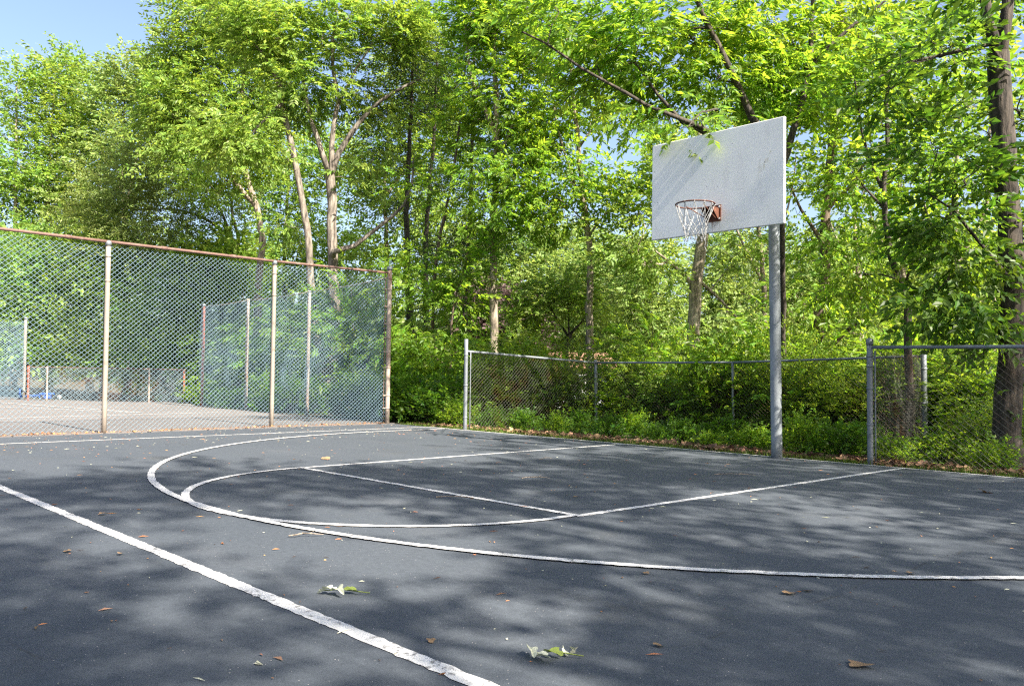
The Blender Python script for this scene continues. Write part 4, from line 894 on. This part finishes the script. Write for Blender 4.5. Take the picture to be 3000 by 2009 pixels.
def shrub(k, x, y, s, rz, label, group, z=None):
    o = SP[k] if not SU[k] else copy_tree(SP[k]); SU[k] = True
    o.location = (x, y, float(gheight(x, y)) - .03 if z is None else z); o.rotation_euler = (0, 0, rz); o.scale = (s * (1 + .18 * math.sin(7 * x)), s * (1 + .18 * math.cos(5 * x)), s * (1 + .30 * math.sin(11 * x + 3 * y))); return tag(o, label, 'shrub', group)
GA = 'shrubs crowding behind the low fence'; sidx = 0
ALC = [  # study x, Y, kind, scale, label
 (1105, 4.6, 0, .95, 'small-leaved shrub just right of the first low fence post'), (1150, 5.4, 4, 1.2, 'feathery bush above the left end of the sloping rail'), (1185, 4.8, 4, .9, 'small-leaved shrub under the sloping rail, second from the first post'), (1245, 5.0, 0, .9, 'small-leaved shrub below the middle of the sloping rail'),
 (1320, 5.4, 2, .95, 'dense dark shrub left of the low fence corner post'), (1345, 4.7, 1, .95, 'shrub right behind the low fence corner post'), (1410, 4.6, 2, 1.35, 'dark small-leaved shrub right of the low fence corner post'),
 (1465, 5.2, 0, .9, 'small-leaved shrub midway between the corner post and the thin post'), (1515, 5.0, 4, .75, 'shrub below the pale trunk under the net'), (1590, 5.0, 1, 1.05, 'shrub left of the thin fence post behind the hoop'),
 (1650, 4.6, 2, 1.4, 'shrub right behind the thin fence post'), (1715, 4.8, 1, 1.05, 'shrub just left of the grey hoop pole'), (1700, 5.6, 4, 1.4, 'feathery bush reaching over the rail left of the hoop pole'),
 (1822, 4.5, 0, .95, 'dense shrub just right of the hoop pole'), (1880, 4.7, 2, 1.5, 'dense shrub under the rail right of the hoop pole'), (1935, 4.4, 0, 1.0, 'dark shrub left of the right-hand gate post'), (1965, 5.6, 1, 1.1, 'taller shrub behind the rail left of the right-hand gate post'),
 (1835, 5.6, 4, 1.4, 'feathery bush above the rail right of the hoop pole'), (1490, 5.8, 4, 1.25, 'feathery bush reaching over the rail right of the corner post'), (1640, 6.4, 4, .95, 'feathery bush above the rail beside the pale trunk'), (1225, 6.2, 4, .75, 'feathery bush behind the umbrella-shaped tree'),
 (1125, 3.0, 2, 1.5, 'broad-leaved bush seen through the mesh beside the first low fence post'), (1175, 3.5, 0, 1.0, 'small-leaved bush seen through the mesh under the sloping rail'), (1225, 3.9, 2, 1.35, 'broad-leaved bush seen through the mesh left of the corner post'),
 (1130, 1.2, 3, 0.43, 'low green plant inside the fence bay, nearest the first low fence post'), (1200, 1.5, 3, 0.45, 'low green plant below the middle of the sloping rail'), (1275, 1.2, 2, 0.32, 'low broad-leaved plant left of the corner post foot'), (1330, 2.4, 3, 0.54, 'leafy plant at the corner post foot'), (1395, 1.2, 3, 0.43, 'low green plant right of the corner post foot'),
 (1450, 2.2, 2, 0.43, 'broad-leaved plant in the middle of the fence bay'), (1500, 1.1, 3, 0.40, 'low plant at the edge of the litter, middle of the bay'), (1560, 1.8, 3, 0.50, 'leafy plant below the pale trunk'), (1625, 1.2, 2, 0.36, 'bright low plant left of the thin post foot'), (1660, 2.6, 3, 0.58, 'dark leafy plant at the thin post foot'), (1725, 1.5, 2, 0.43, 'broad-leaved plant left of the hoop pole'),
 (1830, 1.0, 2, 0.49, 'dark broad-leaved plant just right of the hoop pole'), (1870, 2.0, 3, 0.61, 'dark leafy plant behind the hoop pole foot'), (1930, 1.1, 3, 0.54, 'dark leafy plant left of the gate post foot'), (1965, 2.4, 3, 0.65, 'dark leafy plant in the right end of the fence bay')]
for i, (x, Y, k, s, lab) in enumerate(ALC):
    v = at(x, 864, 1.0) - CAM; p = CAM + v * ((Y - CAM[1]) / v[1]); shrub(k, p[0], p[1], s, i * 1.3, lab, GA)
GB = 'shrubs behind the right-hand low fence'
for i, (x, Y, k, s, lab) in enumerate([(2045, 4.9, 1, 1.0, 'airy shrub between the gate post and the S-curved tree'), (2085, 5.8, 0, 1.0, 'shrub right behind the far square fence post'), (2160, 5.3, 0, .95, 'shrub in the right-hand fence panel right of the far post'), (2230, 4.4, 1, .8, 'shrub midway along the right-hand fence panel'),
                                       (2240, 3.0, 1, .5, 'shrub left of the thick dark trunk'), (2365, 2.6, 0, .55, 'shrub right of the thick dark trunk at the picture edge'), (2190, 5.2, 4, 1.3, 'feathery bush behind the right-hand fence panel'), (2270, 4.4, 4, 1.15, 'feathery bush behind the dark trunk'),
                                       (2050, 6.2, 4, 1.1, 'feathery bush behind the S-curved tree'), (2130, 6.6, 0, 1.3, 'tall far shrub between the S-curved tree and the right edge'), (2170, 5.2, 2, 1.6, 'broad-leaved bush filling the mesh right of the far square post'), (2255, 5.4, 1, 1.2, 'small-leaved bush filling the mesh left of the dark trunk'), (2055, 5.5, 2, 1.5, 'broad-leaved bush behind the mesh at the S-curved tree'), (2040, .8, 2, .42, 'bright seedling right of the gate post foot'), (2150, 1.3, 2, .5, 'bright low plant below the far square fence post'), (2265, .75, 2, .4, 'leafy seedling left of the thick dark trunk foot')]):
    v = at(x, 864, 1.0) - CAM; p = CAM + v * ((Y - CAM[1]) / v[1]); shrub(k, p[0], p[1], s, i * 1.7 + .4, lab, GB)
GC = 'plants beyond the corner post'
for i, (x, Y, k, s, lab) in enumerate([(905, 1.0, 3, .9, 'low leafy plant right beside the rusty corner post'), (945, 1.5, 3, 1.0, 'second low leafy plant from the rusty corner post'), (985, 1.1, 3, .95, 'third low leafy plant from the rusty corner post'), (1025, 1.6, 3, 1.0, 'low leafy plant left of the first low fence post'),
                                       (1045, .7, 2, .55, 'small leafy plant at the foot of the first low fence post'), (930, 3.4, 2, 1.3, 'taller leafy bush behind the plants at the corner post'), (1000, 3.6, 2, 1.4, 'taller leafy bush among the evergreen trunks'), (1050, 4.2, 4, 1.3, 'feathery bush behind the first low fence post'), (900, 4.5, 4, 1.3, 'feathery bush behind the rusty corner post')]):
    v = at(x, 864, 1.0) - CAM; p = CAM + v * ((Y - CAM[1]) / v[1]); shrub(k, p[0], p[1], s, i * 2.1, lab, GC)
GD = 'plants along the tennis court side fence'
for i, (x, Y, k, s, lab) in enumerate([(470, 1.2, 2, .9, 'leafy plant behind the red corner post of the side fence'), (540, 1.0, 3, 1.0, 'leafy plant behind the second post of the side fence'), (620, 1.0, 2, .8, 'sunlit plant right of the tall fence second pale post'), (670, .9, 3, 1.3, 'bright clump of leaves left of the twin trunk base'), (810, 1.0, 3, 1.0, 'leafy plant right of the twin trunk base'), (850, 1.2, 2, 1.1, 'leafy plant in the shade of the side fence corner'),
                                       (560, 2.6, 4, 1.5, 'shaded bush behind the side fence, left of the twin trunk'), (690, 3.0, 4, 1.5, 'shaded bush behind the twin trunk'), (820, 3.0, 4, 1.6, 'tall bush right of the twin trunk behind the fence'), (440, 3.0, 4, 1.6, 'shaded bush behind the red corner post')]):
    v = at(x, 864, 1.0) - CAM; p = CAM + v * ((Y - CAM[1]) / v[1]); shrub(k, p[0], p[1], s, i * 1.1 + 2, lab, GD)

# ---------------------------------------------------------------- grass, litter, fallen leaves, scooter
def blades():
    r = rng(500); N = 9000; x = np.r_[r.uniform(-7.5, 4.5, 7000), r.uniform(-7.5, -4.5, 2000)]; y = .07 + np.abs(r.normal(0, .17, N)) + .06 * np.sin(x * 3) ** 2; y[7000:] += r.uniform(0, .5, 2000)
    keep = (np.sin(x * 2.1) + np.sin(x * 5.3 + 1) + r.normal(0, .7, N) > -.9) & ~((np.abs(x - .69) < .08) & (y < .1)); x, y = x[keep], y[keep]; N = len(x)
    h = r.uniform(.03, .10, N); a = r.uniform(0, 6.28, N); lx, ly = np.cos(a), np.sin(a); b = np.c_[x, y, gheight(x, y) - .005]; w = r.uniform(.003, .006, N)
    s = np.c_[-ly, lx, 0 * x] * w[:, None]; ln = np.c_[lx, ly, 0 * x] * (h * r.uniform(.1, .8, N))[:, None]; up = np.c_[0 * x, 0 * x, h]
    V = np.stack([b - s, b + s, b + ln * .35 + up * .6 + s * .7, b + ln * .35 + up * .6 - s * .7, b + ln + up], 1).reshape(-1, 3); i = np.arange(N)[:, None, None] * 5
    T = (np.array([[0, 1, 2], [0, 2, 3], [3, 2, 4]])[None] + i).reshape(-1, 3)
    tag(link('grass', mesh_np('grass', V, T, LM['grass'])), 'short green grass along the edge of the asphalt', 'grass', kind='stuff')
blades()
def cover():
    r = rng(505); N = 7000; x = r.uniform(-9, 6, N); y = .75 + r.gamma(2.0, 1.3, N); k = np.sin(x * 1.7 + y) + np.sin(x * .6 - y * 1.3) + r.normal(0, .8, N) > -.7; x, y = x[k], y[k]; N = len(x)
    P = np.c_[x, y, gheight(x, y) + r.uniform(.02, .22, N) * np.clip((y - .3) / .8, .2, 1)]; a = r.uniform(0, 6.28, N)
    V, T = scatter('broad', P, np.c_[np.cos(a), np.sin(a), r.normal(0, .3, N)], r.normal(0, .35, (N, 3)) + [0, 0, 1], r.uniform(.3, .75, N))
    tag(link('ground_cover', mesh_np('ground_cover', V, T, LM['deep'])), 'low green ground cover under the trees behind the baseline', 'ground cover', kind='stuff')
cover()
def leafshape(r, curl=.3, lobes=5, L=.1):
    """one dry lobed leaf, curled, as a fan"""
    n = lobes * 4; a = np.linspace(0, 2 * math.pi, n, endpoint=False); rad = L * .42 * (.55 + .38 * np.abs(np.cos(a * lobes / 2))) * r.uniform(.85, 1.1, n)
    x, y = rad * np.cos(a) * 1.25, rad * np.sin(a); z = curl * (x * x + .6 * y * y) / L * 1.2 * np.sin(a * 2 + r.uniform(0, 6)) + curl * np.abs(y) * .35 + r.normal(0, .012 * L, n)
    V = np.vstack([[0, 0, 0], np.c_[x, y, z]]); T = [(0, 1 + i, 1 + (i + 1) % n) for i in range(n)]; V[:, 2] -= V[:, 2].min() - .002
    return V, np.array(T)
def litter(name, label, x, y, L, mat, seed, tilt=.5, zoff=0.0, court_z=False):
    r = rng(seed); tm = [leafshape(r, r.uniform(.2, .8), int(r.integers(3, 6)), 1.0) for _ in range(8)]; Vs = []; Ts = []; off = 0
    for i in range(len(x)):
        V, T = tm[i % 8]; a = r.uniform(0, 6.28); t = r.normal(0, tilt); R = np.array(Matrix.Rotation(a, 3, 'Z') @ Matrix.Rotation(t, 3, 'X'))
        q = V @ R.T * L[i]; q[:, 2] -= q[:, 2].min(); z = .004 if court_z else float(gheight(x[i], y[i]))
        Vs.append(q + [x[i], y[i], z + zoff * r.uniform(0, 1)]); Ts.append(T + off); off += len(V)
    return tag(link(name, mesh_np(name, np.concatenate(Vs), np.concatenate(Ts), mat)), label, 'leaf litter', kind='stuff')
r5 = rng(510); N = 2400; lx = r5.uniform(-7.3, 5, N); ly = .20 + r5.gamma(1.6, .22, N) + .12 * np.sin(lx * 1.3) ** 2
litter('leaf_litter', 'brown dead leaves banked along the foot of the low fences', lx, ly, r5.uniform(.04, .13, N), LM['dry'], 511, .4, .05)
N = 800; lx = -7.66 - np.abs(r5.normal(0, .07, N)); ly = r5.uniform(-11, -.1, N)
litter('leaf_litter', 'orange-brown leaves and needles gathered along the foot of the tall fence', lx + r5.normal(0, .03, N), ly, r5.uniform(.015, .055, N), LM['needledry'], 512, .4, .02, True)
def debris():
    r = rng(520); N = 1700; u = r.uniform(0, 1, N); x = r.uniform(-7.4, 5.2, N); y = -r.uniform(.1, 10, N) ; near = r.uniform(0, 1, N) < .35
    x[near] = r.uniform(-7.5, -5, near.sum()); L = .006 + .03 * r.uniform(0, 1, N) ** 2.5; w = r.uniform(.0015, .0045, N); a = r.uniform(0, 6.28, N)
    d = np.c_[np.cos(a), np.sin(a), 0 * a]; s = np.c_[-np.sin(a), np.cos(a), 0 * a]; c = np.c_[x, y, np.full(N, .005)]
    k = r.normal(0, .3, N)[:, None] * L[:, None] * s
    V = np.stack([c - d * L[:, None], c + s * w[:, None] + k + [0, 0, .004], c + d * L[:, None], c - s * w[:, None] + k], 1).reshape(-1, 3); i = np.arange(N)[:, None, None] * 4
    T = (np.array([[0, 2, 1], [0, 3, 2]])[None] + i).reshape(-1, 3)
    tag(link('debris', mesh_np('debris', V, T, [LM['needledry'], LM['dry'], LM['palewilt']], midx=np.repeat(r.integers(0, 3, N), 2))), 'scattered needles, bud scales and twig bits on the asphalt', 'debris', kind='stuff')
debris()
def fallen(x, y, L, mat, label, seed, group=None, lobes=5, curl=.3):
    r = rng(seed); V, T = leafshape(r, curl, lobes, L * .68); p = gnd(x, y); o = link('fallen_leaf', mesh_np('fallen_leaf', V, T, LM[mat]), None, (p[0], p[1], .005), (r.normal(0, .12), r.normal(0, .12), r.uniform(0, 6.28)))
    return tag(o, label, 'leaf', group)
GFL = 'single dead leaves lying on the court'
for i, (x, y, L, lab) in enumerate([(1966, 1523, .15, 'flat tan leaf lying at the bottom right of the asphalt'), (1803, 1358, .11, 'pale star-shaped leaf lying below the three-point line at right'), (2252, 1126, .22, 'large tan leaf lying near the right edge below the baseline'),
                                    (2083, 1312, .09, 'small brown leaf lying just above the three-point line at right'), (1504, 1477, .07, 'small brown leaf curled up right of the bottom leaf sprig'), (1476, 1312, .07, 'small brown leaf at the three-point line, right of centre'), (985, 1467, .07, 'curled orange-brown scrap of leaf beside the near white line'),
                                    (155, 1262, .09, 'dark brown leaf lying on the asphalt at the left edge'), (275, 1268, .07, 'pale leaf bit lying left of the near white line'), 
                                    (745, 1050, .2, 'brown leaf lying in the sunlit patch inside the three-point arc'), (1317, 1137, .09, 'orange leaf lying inside the lane above the foul line'), (235, 1177, .1, 'thin pale leaf above the near white line at far left')]):
    fallen(x, y, L, 'dry', lab, 530 + i, GFL, lobes=3 + i % 3)
def sprig(x, y, label, seed, n, L):
    """wilted pale-backed leaves on a short stalk"""
    r = rng(seed); p = gnd(x, y); root = empty('leaf_sprig', (p[0], p[1], .006), YAW); tag(root, label, 'leaf sprig')
    for i in range(n):
        V, T = leafshape(r, .6, 4, L * r.uniform(.7, 1.1)); V[:, 1] *= .62; o = link('leaf', mesh_np('leaf', V, T, LM['greenwilt' if i % 3 == 2 else 'palewilt']), root, ((i - (n - 1) / 2) * L * .42, r.normal(0, L * .25), r.uniform(0, .012)), (r.normal(0, .35), r.normal(0, .3), r.uniform(0, 6.28)))
    mb = MB(); mb.tube([(-L * .8, 0, .008), (0, .01, .014), (L * 1.1, -.01, .006)], .0022, 5); mb.build('stalk', LM['greenwilt'], root)
sprig(778, 1358, 'wilted pale green leaf lying right of the near white line', 560, 3, .12)
sprig(1265, 1503, 'wilted sprig of pale leaves on a stalk at bottom centre', 561, 5, .095)
def twig(x, y, L, rz, label, seed):
    r = rng(seed); p = gnd(x, y); mb = MB(); q = np.array([(t * L - L / 2, r.normal(0, .012), .006 + .012 * math.sin(3 * t)) for t in np.linspace(0, 1, 6)]); mb.tube(q, [.0045, .004, .004, .0035, .003, .002], 5)
    mb.tube([q[3], q[3] + [.03, .03, .012]], .002, 4); o = mb.build('twig', BK['grey'], None); o.location = (p[0], p[1], .004); o.rotation_euler = (0, 0, rz); tag(o, label, 'twig', 'twigs lying on the court')
twig(1680, 1087, .42, YAW - .1, 'long thin twig lying left of the hoop pole foot', 570); twig(1245, 1050, .25, YAW + .9, 'bent twig lying near the far lane line', 571); twig(1040, 1140, .3, YAW, 'dark twig lying inside the key above the foul line', 572); twig(700, 1227, .2, YAW + .3, 'thin twig lying across the near white line', 573); twig(1225, 1095, .28, YAW + .1, 'thin pale twig in the lane middle', 574)
# blue kick scooter lying on the tennis court
sc_ = empty('kick_scooter', gnd(95, 913.5) + [0, 0, .006], YAW); sc_.scale = (1.15, 1.15, 1.25); tag(sc_, 'blue kick scooter lying on its side on the tennis court', 'scooter')
mb = MB(); mb.tube([(-.62, 0, .06), (-.2, .02, .09), (.1, .02, .12)], .036, 10); mb.build('stem', M['blue'], sc_, True)
mb = MB(); mb.tube([(-.62, 0, -.0 + .02), (-.62, .02, .27)], .032, 10); mb.build('handlebar', M['blue'], sc_, True)
mb = MB(); mb.box((.14, .0, .10), (.42, .05, .14)); mb.build('deck', M['blue'], sc_, bevel=.01); mb = MB(); mb.box((.38, -.01, .085), (.16, .06, .11)); mb.build('grip_tape', M['black'], sc_)
for x, n_ in ((.50, 1), (.02, 0)):
    mb = MB(); mb.tube([(x, -.03, .07), (x, .02, .07)], .05, 16); w_ = mb.build('wheel', M['whiteplastic' if n_ else 'black'], sc_, True); mb = MB(); mb.tube([(x, -.036, .07), (x, -.03, .07)], .02, 10); mb.build('hub', M['black'], w_)
